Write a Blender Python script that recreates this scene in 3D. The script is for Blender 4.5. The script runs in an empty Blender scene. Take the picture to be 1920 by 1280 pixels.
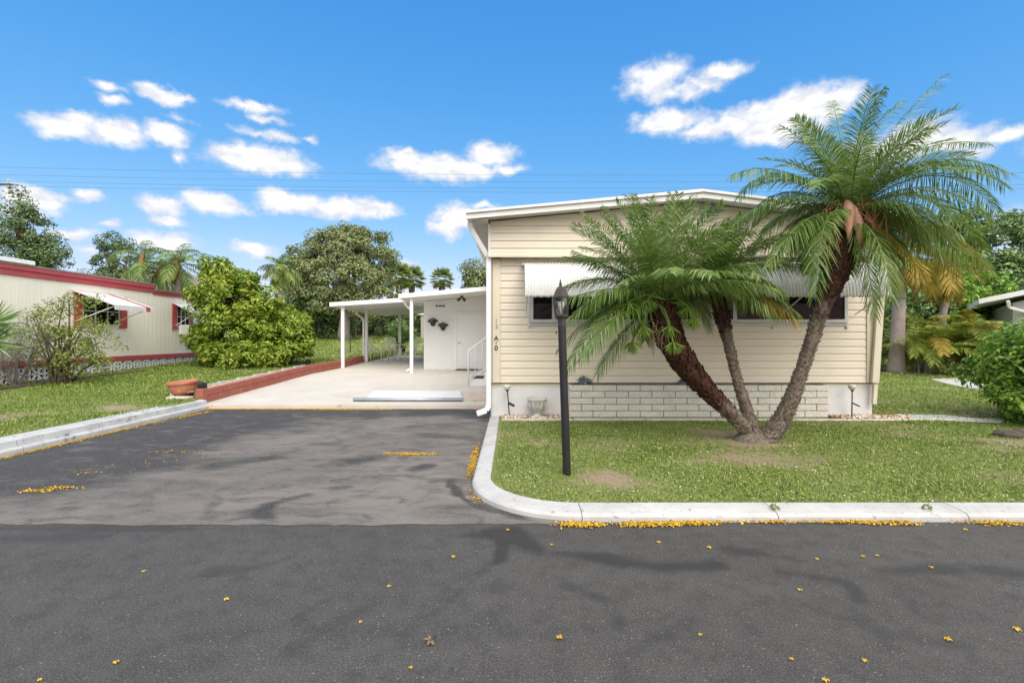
import bpy, math, random
import numpy as np
from mathutils import Vector, Matrix
random.seed(7)
RNG = np.random.default_rng(11)
S = bpy.context.scene
COL = S.collection
H, FPX, CX, HY = 1.45, 900.0, 960.0, 632.0
PI = math.pi
def W(px, py, Y):                       # survey helper: photo bearing + distance -> place in metres
    return Vector(((px-CX)*Y/FPX, Y, H-(py-HY)*Y/FPX))
def R(a): return math.radians(a)

# ------------------------------------------------------------------ materials
def newmat(name):
    m = bpy.data.materials.new(name); m.use_nodes = True
    nt = m.node_tree; nt.nodes.clear()
    out = nt.nodes.new('ShaderNodeOutputMaterial')
    b = nt.nodes.new('ShaderNodeBsdfPrincipled')
    nt.links.new(b.outputs[0], out.inputs[0])
    return m, nt, b, out
def N(nt, t, **kw):
    n = nt.nodes.new(t)
    for k, v in kw.items(): setattr(n, k, v)
    return n
def c4(c): return (c[0], c[1], c[2], 1)
def noise(nt, scale, detail=4, rough=.6, vec=None, dist=0):
    n = N(nt, 'ShaderNodeTexNoise'); n.inputs['Scale'].default_value = scale
    n.inputs['Detail'].default_value = detail; n.inputs['Roughness'].default_value = rough
    n.inputs['Distortion'].default_value = dist
    if vec: nt.links.new(vec, n.inputs['Vector'])
    return n.outputs[0]
def ramp(nt, fac, stops):
    r = N(nt, 'ShaderNodeValToRGB'); e = r.color_ramp.elements
    while len(e) < len(stops): e.new(.5)
    for k, (p, c) in zip(e, stops):
        k.position = p; k.color = c4(c) if not isinstance(c, (int, float)) else (c, c, c, 1)
    nt.links.new(fac, r.inputs[0]); return r.outputs[0]
def mix(nt, fac, a, b, blend='MIX'):
    m = N(nt, 'ShaderNodeMix', data_type='RGBA', blend_type=blend)
    for s, v in ((m.inputs[0], fac), (m.inputs[6], a), (m.inputs[7], b)):
        if isinstance(v, (int, float)): s.default_value = v
        elif isinstance(v, tuple): s.default_value = c4(v)
        else: nt.links.new(v, s)
    return m.outputs[2]
def math_(nt, op, a, b=None, c=None):
    m = N(nt, 'ShaderNodeMath', operation=op)
    for i, v in enumerate((a, b, c)):
        if v is None: continue
        if isinstance(v, (int, float)): m.inputs[i].default_value = v
        else: nt.links.new(v, m.inputs[i])
    return m.outputs[0]
def bump(nt, b, h, strength=.3, dist=.01):
    n = N(nt, 'ShaderNodeBump'); n.inputs['Strength'].default_value = strength
    n.inputs['Distance'].default_value = dist
    nt.links.new(h, n.inputs['Height']); nt.links.new(n.outputs[0], b.inputs['Normal'])
def ocoord(nt):
    return N(nt, 'ShaderNodeNewGeometry').outputs['Position']
def surf(name, a, b=None, scale=6, rough=.6, lo=.35, hi=.7, bmp=0, bscale=60, bdist=.004, metal=0, third=None, tscale=40, tlo=.6, thi=.75, spec=.4):
    """colour a with patches of b, specks of a third colour, fine surface grain"""
    m, nt, bs, _ = newmat(name); p = ocoord(nt)
    bs.inputs['Roughness'].default_value = rough; bs.inputs['Metallic'].default_value = metal
    bs.inputs['Specular IOR Level'].default_value = spec
    if b is None: b = tuple(x*.8 for x in a)
    f = ramp(nt, noise(nt, scale, 5, .65, p), [(lo, 0.), (hi, 1.)])
    c = mix(nt, f, a, b)
    if third: c = mix(nt, ramp(nt, noise(nt, tscale, 4, .7, p), [(tlo, 0.), (thi, 1.)]), c, third)
    nt.links.new(c, bs.inputs['Base Color'])
    if bmp: bump(nt, bs, noise(nt, bscale, 4, .7, p), bmp, bdist)
    return m
def leafmat(name, stops, trans=.3, rough=.42, nscale=1.2, var=.5):
    m, nt, bs, out = newmat(name); g = N(nt, 'ShaderNodeNewGeometry')
    r = g.outputs['Random Per Island']
    n = noise(nt, nscale, 3, .6, g.outputs['Position'])
    f = math_(nt, 'ADD', math_(nt, 'MULTIPLY', r, var), math_(nt, 'MULTIPLY', n, 1-var))
    f = ramp(nt, f, [(.2, 0.), (.8, 1.)])
    c = ramp(nt, f, stops)
    nt.links.new(c, bs.inputs['Base Color'])
    bs.inputs['Roughness'].default_value = rough; bs.inputs['Specular IOR Level'].default_value = .35
    t = N(nt, 'ShaderNodeBsdfTranslucent'); nt.links.new(mix(nt, .5, c, (.10, .16, .02)), t.inputs[0])
    mx = N(nt, 'ShaderNodeMixShader'); mx.inputs[0].default_value = trans
    nt.links.new(bs.outputs[0], mx.inputs[1]); nt.links.new(t.outputs[0], mx.inputs[2])
    nt.links.new(mx.outputs[0], out.inputs[0]); return m

M = {}
def asphalt():
    m, nt, b, _ = newmat('asphalt'); p = ocoord(nt)
    mp = N(nt, 'ShaderNodeMapping'); mp.inputs['Scale'].default_value = (.5, 1.1, 1)
    nt.links.new(p, mp.inputs[0])
    big = noise(nt, .9, 6, .62, mp.outputs[0], .6)
    c = mix(nt, ramp(nt, big, [(.36, 0.), (.62, 1.)]), (0.035, 0.032, 0.029), (0.052, 0.048, 0.043))
    at = N(nt, 'ShaderNodeAttribute'); at.attribute_name = 'stain'
    sp = noise(nt, 210, 3, .8, p)
    c = mix(nt, ramp(nt, sp, [(.5, 0.), (.74, 1.)]), c, (0.24, 0.226, 0.213))
    c = mix(nt, ramp(nt, noise(nt, 75, 4, .85, p), [(.53, 0.), (.66, .75)]), c, (0.17, 0.161, 0.15)); c = mix(nt, ramp(nt, noise(nt, 90, 3, .8, p), [(.36, .7), (.46, 0.)]), c, (.018, .017, .017))
    mo = noise(nt, 7, 5, .7, p); c = mix(nt, ramp(nt, mo, [(.35, .35), (.5, 0.)]), c, (0.024, 0.022, 0.021)); c = mix(nt, ramp(nt, mo, [(.52, 0.), (.68, .3)]), c, (0.095, 0.089, 0.082))
    vo = N(nt, 'ShaderNodeTexVoronoi'); vo.inputs['Scale'].default_value = 38; nt.links.new(p, vo.inputs['Vector'])
    c = mix(nt, math_(nt, 'MULTIPLY', ramp(nt, vo.outputs['Distance'], [(.10, 1.), (.17, 0.)]), ramp(nt, noise(nt, 11, 2, .6, p), [(.45, 0.), (.6, .8)])), c, (0.284, 0.276, 0.261))
    c = mix(nt, ramp(nt, sp, [(.3, .65), (.45, 0.)]), c, (0.021, 0.021, 0.021))
    c = mix(nt, ramp(nt, at.outputs['Fac'], [(.1, 0.), (.8, .8)]), c, (0.026, 0.025, 0.024))
    nt.links.new(c, b.inputs['Base Color']); b.inputs['Roughness'].default_value = .8
    b.inputs['Specular IOR Level'].default_value = .35
    bump(nt, b, sp, .3, .002); return m
def old_asphalt():
    m, nt, b, _ = newmat('old_asphalt'); p = ocoord(nt)
    mp = N(nt, 'ShaderNodeMapping'); mp.inputs['Scale'].default_value = (.42, .8, 1); mp.inputs['Rotation'].default_value = (0, 0, .35)
    nt.links.new(p, mp.inputs[0])
    big = noise(nt, 1.0, 7, .62, mp.outputs[0], .9)
    at = N(nt, 'ShaderNodeAttribute'); at.attribute_name = 'stain'
    c = mix(nt, ramp(nt, big, [(.34, 0.), (.58, 1.)]), (0.072, 0.063, 0.055), (0.175, 0.154, 0.134))
    sd_ = math_(nt, 'ADD', at.outputs['Fac'], math_(nt, 'MULTIPLY', math_(nt, 'SUBTRACT', noise(nt, 1.7, 6, .65, mp.outputs[0], 1.2), .5), .9))
    c = mix(nt, ramp(nt, sd_, [(.08, 0.), (.75, .97)]), c, (0.022, 0.021, 0.021))
    mo = noise(nt, 6, 6, .72, mp.outputs[0], .8); c = mix(nt, ramp(nt, mo, [(.34, .75), (.5, 0.)]), c, (0.036, 0.033, 0.032)); c = mix(nt, ramp(nt, mo, [(.52, 0.), (.68, .45)]), c, (0.213, 0.190, 0.166))
    c = mix(nt, ramp(nt, noise(nt, 48, 4, .8, p), [(.55, 0.), (.7, .5)]), c, (0.237, 0.217, 0.198))
    sp = noise(nt, 170, 3, .8, p)
    c = mix(nt, ramp(nt, sp, [(.5, 0.), (.75, .8)]), c, (0.269, 0.253, 0.237))
    c = mix(nt, ramp(nt, sp, [(.3, .6), (.45, 0.)]), c, (0.028, 0.026, 0.025))
    v = N(nt, 'ShaderNodeTexVoronoi', feature='DISTANCE_TO_EDGE'); v.inputs['Scale'].default_value = .8
    wv = N(nt, 'ShaderNodeVectorMath', operation='ADD'); nt.links.new(p, wv.inputs[0])
    nn = N(nt, 'ShaderNodeTexNoise'); nn.inputs['Scale'].default_value = 2.2; nn.inputs['Detail'].default_value = 5
    nt.links.new(p, nn.inputs['Vector'])
    sc = N(nt, 'ShaderNodeVectorMath', operation='SCALE'); sc.inputs['Scale'].default_value = .9
    nt.links.new(nn.outputs['Color'], sc.inputs[0]); nt.links.new(sc.outputs[0], wv.inputs[1])
    nt.links.new(wv.outputs[0], v.inputs['Vector'])
    crk = math_(nt, 'MULTIPLY', ramp(nt, v.outputs['Distance'], [(.002, 1.), (.009, 0.)]), ramp(nt, noise(nt, .6, 2, .5, p), [(.55, 0.), (.65, .5)]))
    c = mix(nt, crk, c, (0.016, 0.016, 0.016))
    nt.links.new(c, b.inputs['Base Color']); b.inputs['Roughness'].default_value = .8
    b.inputs['Specular IOR Level'].default_value = .35
    bump(nt, b, math_(nt, 'SUBTRACT', sp, crk), .3, .002); return m
def groundmat():
    m, nt, b, _ = newmat('turf'); p = ocoord(nt)
    at = N(nt, 'ShaderNodeAttribute'); at.attribute_name = 'dirt'
    g = mix(nt, noise(nt, 3.5, 5, .7, p), (.12, .16, .036), (.25, .27, .095))
    g = mix(nt, ramp(nt, noise(nt, 60, 3, .7, p), [(.4, 0.), (.7, .8)]), g, (.27, .27, .12))
    d = mix(nt, noise(nt, 24, 5, .7, p), (.24, .17, .115), (.42, .33, .24))
    f = math_(nt, 'ADD', at.outputs['Fac'], math_(nt, 'MULTIPLY', math_(nt, 'SUBTRACT', noise(nt, 11, 6, .75, p), .5), 2.4))
    c = mix(nt, ramp(nt, f, [(.25, 0.), (.75, 1.)]), g, d)
    nt.links.new(c, b.inputs['Base Color']); b.inputs['Roughness'].default_value = .95
    b.inputs['Specular IOR Level'].default_value = .1
    bump(nt, b, noise(nt, 70, 4, .8, p), .8, .02); return m
def barkmat():
    m, nt, b, _ = newmat('palm_bark'); p = ocoord(nt)
    at = N(nt, 'ShaderNodeAttribute'); at.attribute_name = 'tone'
    n = noise(nt, 26, 5, .75, p)
    grey = mix(nt, ramp(nt, n, [(.35, 0.), (.7, 1.)]), (.085, .065, .048), (.26, .215, .17))
    brown = mix(nt, ramp(nt, n, [(.38, 0.), (.72, 1.)]), (.022, .011, .008), (.12, .055, .035))
    f = math_(nt, 'ADD', at.outputs['Fac'], math_(nt, 'MULTIPLY', math_(nt, 'SUBTRACT', noise(nt, 7, 4, .7, p), .5), .7))
    c = mix(nt, ramp(nt, f, [(.4, 0.), (.6, 1.)]), grey, brown)
    nt.links.new(c, b.inputs['Base Color']); b.inputs['Roughness'].default_value = .9
    b.inputs['Specular IOR Level'].default_value = .15
    bump(nt, b, noise(nt, 90, 4, .8, p), .7, .01); return m
def glassmat(name, col=(.006, .007, .008)):
    m, nt, b, _ = newmat(name); b.inputs['Base Color'].default_value = c4(col)
    b.inputs['Roughness'].default_value = .06; b.inputs['Specular IOR Level'].default_value = .12; return m
def clearglass(name):
    m, nt, b, out = newmat(name)
    t = N(nt, 'ShaderNodeBsdfTransparent'); t.inputs[0].default_value = (.92, .94, .93, 1)
    gl = N(nt, 'ShaderNodeBsdfGlossy'); gl.inputs['Roughness'].default_value = .08
    mx = N(nt, 'ShaderNodeMixShader'); mx.inputs[0].default_value = .08
    nt.links.new(t.outputs[0], mx.inputs[1]); nt.links.new(gl.outputs[0], mx.inputs[2]); nt.links.new(mx.outputs[0], out.inputs[0]); return m
def barkgen(name, a, b_): return surf(name, a, b_, 5, .9, bmp=.8, bscale=18, bdist=.03, spec=.15)

M['asphalt'] = asphalt(); M['old_asphalt'] = old_asphalt(); M['turf'] = groundmat(); M['palm_bark'] = barkmat()
M['kerb'] = surf('kerb_paint', (.51, .50, .485), (.39, .38, .365), 3, .7, bmp=.5, bscale=45, third=(.22, .20, .175), tscale=17, tlo=.60, thi=.70)
M['old_kerb'] = surf('worn_kerb_paint', (.50, .50, .49), (.38, .38, .375), 4, .75, bmp=.5, bscale=35, bdist=.008, third=(.2, .19, .18), tscale=8, tlo=.6, thi=.68)
M['patio'] = surf('painted_concrete', (.58, .535, .47), (.51, .465, .40), 1.1, .6, bmp=.15, bscale=60, third=(.30, .262, .215), tscale=3.0, tlo=.60, thi=.78, spec=.08)
M['siding'] = surf('cream_siding', (.71, .645, .50), (.71, .63, .515), .9, .5, bmp=.06, bscale=90, third=(.66, .585, .46), tscale=2.3, tlo=.5, thi=.8)
M['trim'] = surf('white_trim', (.74, .73, .70), (.66, .65, .61), 3, .5)
M['creamtrim'] = surf('cream_trim', (.68, .61, .48), (.62, .55, .43), 3, .5)
M['white'] = surf('white_enamel', (.8, .8, .79), (.74, .74, .73), 4, .45)
M['awning'] = surf('awning_enamel', (.66, .66, .65), (.58, .58, .57), 2.5, .45, third=(.5, .5, .48), tscale=7, tlo=.68, thi=.85)
M['roof'] = surf('roof_membrane', (.62, .61, .58), (.5, .49, .46), 2, .7)
M['soffit'] = surf('soffit_paint', (.56, .54, .49), (.45, .43, .39), 5, .7)
M['skirt'] = surf('skirt_paint', (.68, .68, .67), (.60, .59, .57), 2.2, .75, bmp=.3, bscale=30, third=(.42, .40, .37), tscale=14, tlo=.68, thi=.8)
M['block'] = surf('painted_block', (.74, .705, .62), (.64, .605, .52), 5, .85, bmp=1., bscale=22, bdist=.03, third=(.45, .39, .33), tscale=9, tlo=.62, thi=.78)
M['mortar'] = surf('mortar', (.27, .25, .21), (.18, .17, .15), 8, .9)
M['windowframe'] = surf('window_aluminium', (.58, .58, .57), (.48, .48, .47), 5, .4)
M['glass'] = glassmat('dark_glass'); M['lampglass'] = clearglass('lantern_glass')
M['black'] = surf('black_metal', (.012, .012, .014), (.02, .02, .022), 8, .42)
M['bronze'] = surf('bronze_metal', (.055, .042, .038), (.035, .027, .025), 9, .5)
M['darkrubber'] = surf('dark_rubber', (.02, .02, .02), (.035, .033, .03), 20, .8)
M['redbrick'] = surf('red_paint', (.36, .12, .085), (.29, .085, .06), 5, .75, bmp=.6, bscale=30, bdist=.01, third=(.44, .22, .17), tscale=8, tlo=.6, thi=.75)
M['pinkred'] = surf('faded_red_paint', (.43, .075, .085), (.36, .06, .07), 3, .55, third=(.5, .15, .15), tscale=6, tlo=.6, thi=.8)
M['nbwall'] = surf('beige_cladding', (.82, .78, .67), (.77, .73, .62), 1.5, .6)
M['terracotta'] = surf('terracotta', (.43, .17, .095), (.34, .125, .07), 5, .8, bmp=.3, bscale=40, third=(.55, .37, .26), tscale=7, tlo=.6, thi=.75)
M['stone'] = surf('cast_stone', (.58, .56, .51), (.42, .40, .36), 9, .9, bmp=.6, bscale=60, bdist=.01)
M['edging'] = surf('edging_concrete', (.60, .56, .48), (.48, .44, .37), 4, .85, bmp=.5, bscale=40, third=(.33, .30, .24), tscale=9, tlo=.6, thi=.75)
M['darkstone'] = surf('dark_stone', (.07, .055, .045), (.14, .11, .09), 6, .95, bmp=1., bscale=14, bdist=.03)
M['steel'] = surf('galvanised_steel', (.46, .49, .52), (.36, .39, .42), 6, .42, metal=.35)
M['paver'] = surf('faded_paver', (.62, .50, .40), (.50, .38, .30), 4, .85, bmp=.4, third=(.33, .24, .18), tscale=5, tlo=.6, thi=.7)
M['path'] = surf('path_concrete', (.52, .50, .47), (.42, .40, .37), 2, .8, bmp=.2)
M['shed'] = surf('shed_paint', (.76, .765, .75), (.70, .705, .69), 1.2, .55)
M['cage'] = surf('cream_frame', (.80, .75, .60), (.72, .67, .52), 6, .5)
M['wire'] = surf('wire', (.09, .09, .095), None, 5, .6)
M['pole'] = surf('pole_wood', (.12, .1, .08), (.08, .065, .05), 5, .9)
M['mulch'] = surf('mulch', (.10, .06, .04), (.17, .11, .075), 14, .95, bmp=1., bscale=40, bdist=.03)
M['shingle'] = surf('shingles', (.30, .25, .225), (.20, .17, .155), 9, .9, bmp=.6, bscale=25, bdist=.02)
M['greywall'] = surf('grey_wall', (.46, .46, .46), (.40, .40, .40), 2, .7)
M['tanwall'] = surf('tan_fence', (.42, .37, .30), (.34, .3, .25), 5, .8)
M['greybark'] = barkgen('grey_bark', (.20, .175, .155), (.32, .29, .26))
M['royalbark'] = barkgen('royal_bark', (.33, .275, .25), (.25, .205, .19))
M['brownbark'] = barkgen('brown_bark', (.10, .075, .055), (.17, .135, .10))
M['crownshaft'] = surf('crownshaft', (.20, .22, .13), (.26, .27, .18), 4, .5)
M['orangebract'] = surf('dry_bract', (.50, .25, .13), (.40, .17, .085), 7, .8, bmp=.5)
M['drybract'] = surf('pale_bract', (.52, .30, .20), (.42, .21, .13), 9, .85, bmp=.6)
M['seedhead'] = surf('seed_head', (.52, .40, .14), (.42, .28, .08), 14, .8)
M['bulb'] = surf('lamp_bulb', (.75, .72, .55), None, 5, .3)
M['navy'] = surf('dark_panel', (.012, .014, .02), None, 5, .25)
M['globe'] = surf('crackle_globe', (.62, .60, .50), (.5, .48, .4), 30, .3)
M['greyplant'] = leafmat('silver_leaf', [(0, (.13, .16, .19)), (.5, (.26, .30, .33)), (1, (.42, .45, .46))], .1)
M['black_no'] = surf('number_black', (.03, .027, .022), None, 5, .5); M['grey_no'] = surf('number_grey', (.30, .30, .27), None, 5, .5)
M['yellow'] = leafmat('yellow_petal', [(0, (.40, .19, .02)), (.35, (.66, .36, .01)), (.75, (.80, .50, .02)), (1, (.80, .64, .14))], .15, .6, 8)
M['brownleaf'] = leafmat('dry_leaf', [(0, (.22, .13, .07)), (1, (.38, .27, .16))], .15, .7, 8)
def petal_ramp(): pass
M['gravel'] = leafmat('mixed_gravel', [(0, (.26, .11, .055)), (.4, (.46, .25, .14)), (.7, (.62, .50, .38)), (1, (.74, .70, .62))], 0, .8, 12, .85)
M['tangravel'] = leafmat('tan_gravel', [(0, (.34, .22, .14)), (.5, (.52, .38, .25)), (1, (.64, .52, .38))], 0, .8, 12, .85)
M['grass'] = leafmat('grass_blades', [(0, (0.079, 0.132, 0.022)), (.4, (0.224, 0.323, 0.050)), (.78, (0.355, 0.461, 0.092)), (1, (0.593, 0.606, 0.276))], .35, .55, 2.0, .55)
M['clover'] = leafmat('clover_leaf', [(0, (0.092, 0.161, 0.023)), (.5, (0.218, 0.310, 0.057)), (.9, (0.368, 0.437, 0.127)), (1, (0.632, 0.655, 0.414))], .25, .5, 3, .8)
M['palmleaf'] = leafmat('date_palm_leaf', [(0, (.055, .125, .022)), (.35, (.135, .24, .042)), (.7, (.26, .37, .085)), (1, (.45, .51, .27))], .4, .32, 1.8, .55)
M['palmleaf2'] = leafmat('bright_palm_leaf', [(0, (0.090, 0.179, 0.025)), (.5, (0.179, 0.305, 0.046)), (1, (0.359, 0.448, 0.090))], .3, .38, 1.8, .5)
M['oldfrond'] = leafmat('orange_frond', [(0, (.22, .21, .03)), (.5, (.42, .29, .04)), (1, (.56, .40, .09))], .3, .5, 1.5, .5)
M['areca'] = leafmat('areca_leaf', [(0, (.09, .15, .018)), (.45, (.20, .27, .03)), (.8, (.36, .36, .05)), (1, (.45, .34, .07))], .3, .4, .9, .4)
M['bushleaf'] = leafmat('umbrella_leaf', [(0, (.09, .17, .022)), (.35, (.20, .31, .032)), (.7, (.38, .46, .055)), (1, (.58, .61, .13))], .38, .32, .9, .4)
M['oakleaf'] = leafmat('oak_leaf', [(0, (0.113, 0.154, 0.054)), (.5, (0.238, 0.287, 0.113)), (1, (0.426, 0.451, 0.213))], .2, .5, .5, .5)
M['darkleaf'] = leafmat('dark_leaf', [(0, (0.060, 0.123, 0.042)), (.5, (0.144, 0.238, 0.076)), (1, (0.290, 0.409, 0.136))], .2, .45, .5, .5)
M['pineleaf'] = leafmat('cedar_leaf', [(0, (0.057, 0.109, 0.053)), (.5, (0.125, 0.195, 0.077)), (1, (0.260, 0.338, 0.130))], .15, .5, .5, .5)
M['hedgeleaf'] = leafmat('hedge_leaf', [(0, (0.073, 0.161, 0.020)), (.5, (0.161, 0.305, 0.032)), (1, (0.354, 0.547, 0.073))], .3, .32, 1.5, .5)
M['shrubleaf'] = leafmat('shrub_leaf', [(0, (.10, .14, .035)), (.45, (.22, .28, .06)), (.8, (.36, .40, .09)), (1, (.45, .44, .22))], .3, .5, .9, .5)
M['plantleaf'] = leafmat('plant_leaf', [(0, (.09, .19, .05)), (.5, (.19, .34, .09)), (1, (.38, .52, .20))], .3, .35, 2, .6)
M['sabal'] = leafmat('fan_leaf', [(0, (0.098, 0.156, 0.035)), (.5, (0.195, 0.273, 0.058)), (1, (0.390, 0.429, 0.117))], .2, .4, .8, .5)

# ------------------------------------------------------------------ mesh helpers
BASE = {}
def tag(o, label=None, cat=None, group=None, kind=None):
    if label: o['label'] = label
    if cat: o['category'] = cat
    if group: o['group'] = group
    if kind: o['kind'] = kind
    return o
def thing(name, loc, label, cat, group=None):
    o = bpy.data.objects.new(name, None); COL.objects.link(o); o.location = loc
    o.empty_display_size = .2
    BASE[o] = Vector(loc); return tag(o, label, cat, group)
def link(name, me, mat, parent=None, base=None, smooth=False, bevel=0, solid=0):
    if base is None: base = BASE[parent] if parent else Vector((0, 0, 0))
    base = Vector(base)
    if base.length > 0: me.transform(Matrix.Translation(-base))
    o = bpy.data.objects.new(name, me); COL.objects.link(o)
    if mat: me.materials.append(mat if not isinstance(mat, str) else M[mat])
    BASE[o] = base
    if parent: o.parent = parent
    else: o.location = base
    if smooth: me.shade_smooth()
    if bevel:
        b = o.modifiers.new('bevel', 'BEVEL'); b.width = bevel; b.segments = 2; b.limit_method = 'ANGLE'
    if solid:
        s = o.modifiers.new('solid', 'SOLIDIFY'); s.thickness = solid
    return o
def fast_mesh(name, V, Fa):
    V = np.asarray(V, np.float32).reshape(-1, 3); Fa = np.asarray(Fa, np.int32)
    n, k = Fa.shape; me = bpy.data.meshes.new(name)
    me.vertices.add(len(V)); me.vertices.foreach_set('co', V.ravel())
    me.loops.add(n*k); me.loops.foreach_set('vertex_index', Fa.ravel())
    me.polygons.add(n); me.polygons.foreach_set('loop_start', np.arange(0, n*k, k, dtype=np.int32))
    me.update(calc_edges=True); me.validate(); return me
class MB:
    def __init__(s): s.v = []; s.f = []
    def add(s, vs, fs):
        o = len(s.v); s.v += [tuple(v) for v in vs]; s.f += [tuple(i+o for i in f) for f in fs]; return s
    def box(s, x0, x1, y0, y1, z0, z1):
        vs = [(x, y, z) for z in (z0, z1) for y in (y0, y1) for x in (x0, x1)]
        return s.add(vs, [(0, 2, 3, 1), (4, 5, 7, 6), (0, 1, 5, 4), (2, 6, 7, 3), (0, 4, 6, 2), (1, 3, 7, 5)])
    def hexa(s, vs):       # 8 corners, order as box
        return s.add(vs, [(0, 2, 3, 1), (4, 5, 7, 6), (0, 1, 5, 4), (2, 6, 7, 3), (0, 4, 6, 2), (1, 3, 7, 5)])
    def bar(s, a, b, w, h, up=(0, 0, 1)):
        a, b = Vector(a), Vector(b); d = (b-a).normalized(); u = Vector(up)
        x = d.cross(u)
        if x.length < 1e-3: x = d.cross(Vector((1, 0, 0)))
        x.normalize(); z = x.cross(d).normalized(); x *= w/2; z *= h/2
        return s.hexa([a-x-z, a+x-z, b-x-z, b+x-z, a-x+z, a+x+z, b-x+z, b+x+z])
    def tube(s, pts, rad, n=8, cap=True):
        pts = [Vector(p) for p in pts]
        if isinstance(rad, (int, float)): rad = [rad]*len(pts)
        rings = []; ref = None
        for i, p in enumerate(pts):
            d = (pts[min(i+1, len(pts)-1)]-pts[max(i-1, 0)]).normalized()
            if ref is None:
                ref = d.cross(Vector((0, 0, 1)))
                if ref.length < .05: ref = d.cross(Vector((1, 0, 0)))
            ref = (ref-d*ref.dot(d)).normalized(); w = d.cross(ref)
            rings.append([p+(ref*math.cos(2*PI*k/n)+w*math.sin(2*PI*k/n))*rad[i] for k in range(n)])
        vs = [v for r in rings for v in r]; fs = []
        for i in range(len(pts)-1):
            for k in range(n):
                fs.append((i*n+k, i*n+(k+1) % n, (i+1)*n+(k+1) % n, (i+1)*n+k))
        if cap: fs += [tuple(range(n-1, -1, -1)), tuple(range((len(pts)-1)*n, len(pts)*n))]
        return s.add(vs, fs)
    def lathe(s, prof, c=(0, 0, 0), n=24, ph=0, cap=True):
        c = Vector(c); vs = []; fs = []; m = len(prof)
        for r, z in prof:
            vs += [c+Vector((r*math.cos(ph+2*PI*k/n), r*math.sin(ph+2*PI*k/n), z)) for k in range(n)]
        for i in range(m-1):
            for k in range(n): fs.append((i*n+k, i*n+(k+1) % n, (i+1)*n+(k+1) % n, (i+1)*n+k))
        if cap: fs += [tuple(range(n-1, -1, -1)), tuple(range((m-1)*n, m*n))]
        return s.add(vs, fs)
    def sheet(s, rows):
        m = len(rows[0]); vs = [v for r in rows for v in r]
        return s.add(vs, [(i*m+k, i*m+k+1, (i+1)*m+k+1, (i+1)*m+k) for i in range(len(rows)-1) for k in range(m-1)])
    def prism(s, poly, d):           # poly: 3-D outline, d: extrusion vector
        n = len(poly); d = Vector(d); vs = [Vector(p) for p in poly]; vs += [p+d for p in vs]
        return s.add(vs, [tuple(range(n-1, -1, -1)), tuple(range(n, 2*n))]+[(i, (i+1) % n, n+(i+1) % n, n+i) for i in range(n)])
    def build(s, name, mat, parent=None, **kw):
        me = bpy.data.meshes.new(name); me.from_pydata(s.v, [], s.f); me.update()
        import bmesh
        b = bmesh.new(); b.from_mesh(me); bmesh.ops.recalc_face_normals(b, faces=b.faces); b.to_mesh(me); b.free()
        return link(name, me, mat, parent, **kw)
def copy_tree(o, parent=None):
    c = o.copy(); COL.objects.link(c); c.parent = parent; BASE[c] = BASE.get(o, Vector())
    for ch in list(o.children): copy_tree(ch, c)
    return c
def norm(a): return a/np.maximum(np.linalg.norm(a, axis=-1, keepdims=True), 1e-9)
def leaf_arrays(C, Nn, L, asp=.5, fold=.12, rng=RNG, U=None):
    """diamond leaves, one folded quad each"""
    n = len(C); L = np.broadcast_to(np.asarray(L, float), (n,))[:, None]
    if U is None: U = np.cross(Nn, rng.normal(size=(n, 3)))
    U = norm(U); Wv = norm(np.cross(Nn, U))
    V = np.empty((n, 4, 3)); V[:, 0] = C-U*L*.5; V[:, 1] = C+Wv*L*asp*.5+Nn*L*fold-U*L*.08
    V[:, 2] = C+U*L*.5-Nn*L*fold*.6; V[:, 3] = C-Wv*L*asp*.5+Nn*L*fold-U*L*.08
    return V.reshape(-1, 3), np.arange(4*n).reshape(n, 4)
def rdir(n, rng=RNG): return norm(rng.normal(size=(n, 3)))
def crown_clumps(ells, n, rng=RNG, shell=.55):
    w = np.array([(e[3]*e[4]*e[5])**(2/3.) for e in ells]); w /= w.sum()
    idx = rng.choice(len(ells), n, p=w); E = np.array(ells)[idx]
    d = rdir(n, rng); r = shell+(1-shell)*rng.random(n)**.6
    return E[:, :3]+d*E[:, 3:6]*r[:, None], d
def crown(clc, cld, r, per, leaf, asp=.5, up=.5, rng=RNG, flat=.75, lo=.35):
    n = len(clc); rr = r*(.65+.7*rng.random(n))
    C = np.repeat(clc, per, 0); d = rdir(n*per, rng)
    rad = (lo+(1-lo)*rng.random(n*per)**.5)*np.repeat(rr, per)
    P = C+d*rad[:, None]*np.array([1, 1, flat])
    Nn = norm(d*.7+np.repeat(cld, per, 0)*.4+np.array([0, 0, up])+rng.normal(size=d.shape)*.45)
    return leaf_arrays(P, Nn, leaf*(.6+.8*rng.random(n*per)), asp, rng=rng)
def limbs(mb, base, top, r0, targets, rng=random, r1=None):
    base, top = Vector(base), Vector(top); r1 = r1 or r0*.55
    pts = [base+(top-base)*t+Vector((rng.uniform(-.5, .5)*r0, rng.uniform(-.5, .5)*r0, 0)) for t in (0, .1, .35, .7, 1)]
    mb.tube(pts, [r0*1.35, r0, r0*.9, r0*.75, r1], 9)
    for t in targets:
        t = Vector(t); q = pts[2]+(pts[4]-pts[2])*rng.random()
        mid = q.lerp(t, .5)+Vector((rng.uniform(-.1, .1), rng.uniform(-.1, .1), .08))*(t-q).length
        mb.tube([q, mid, t], [r1*.6, r1*.35, r1*.12], 6)
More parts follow.
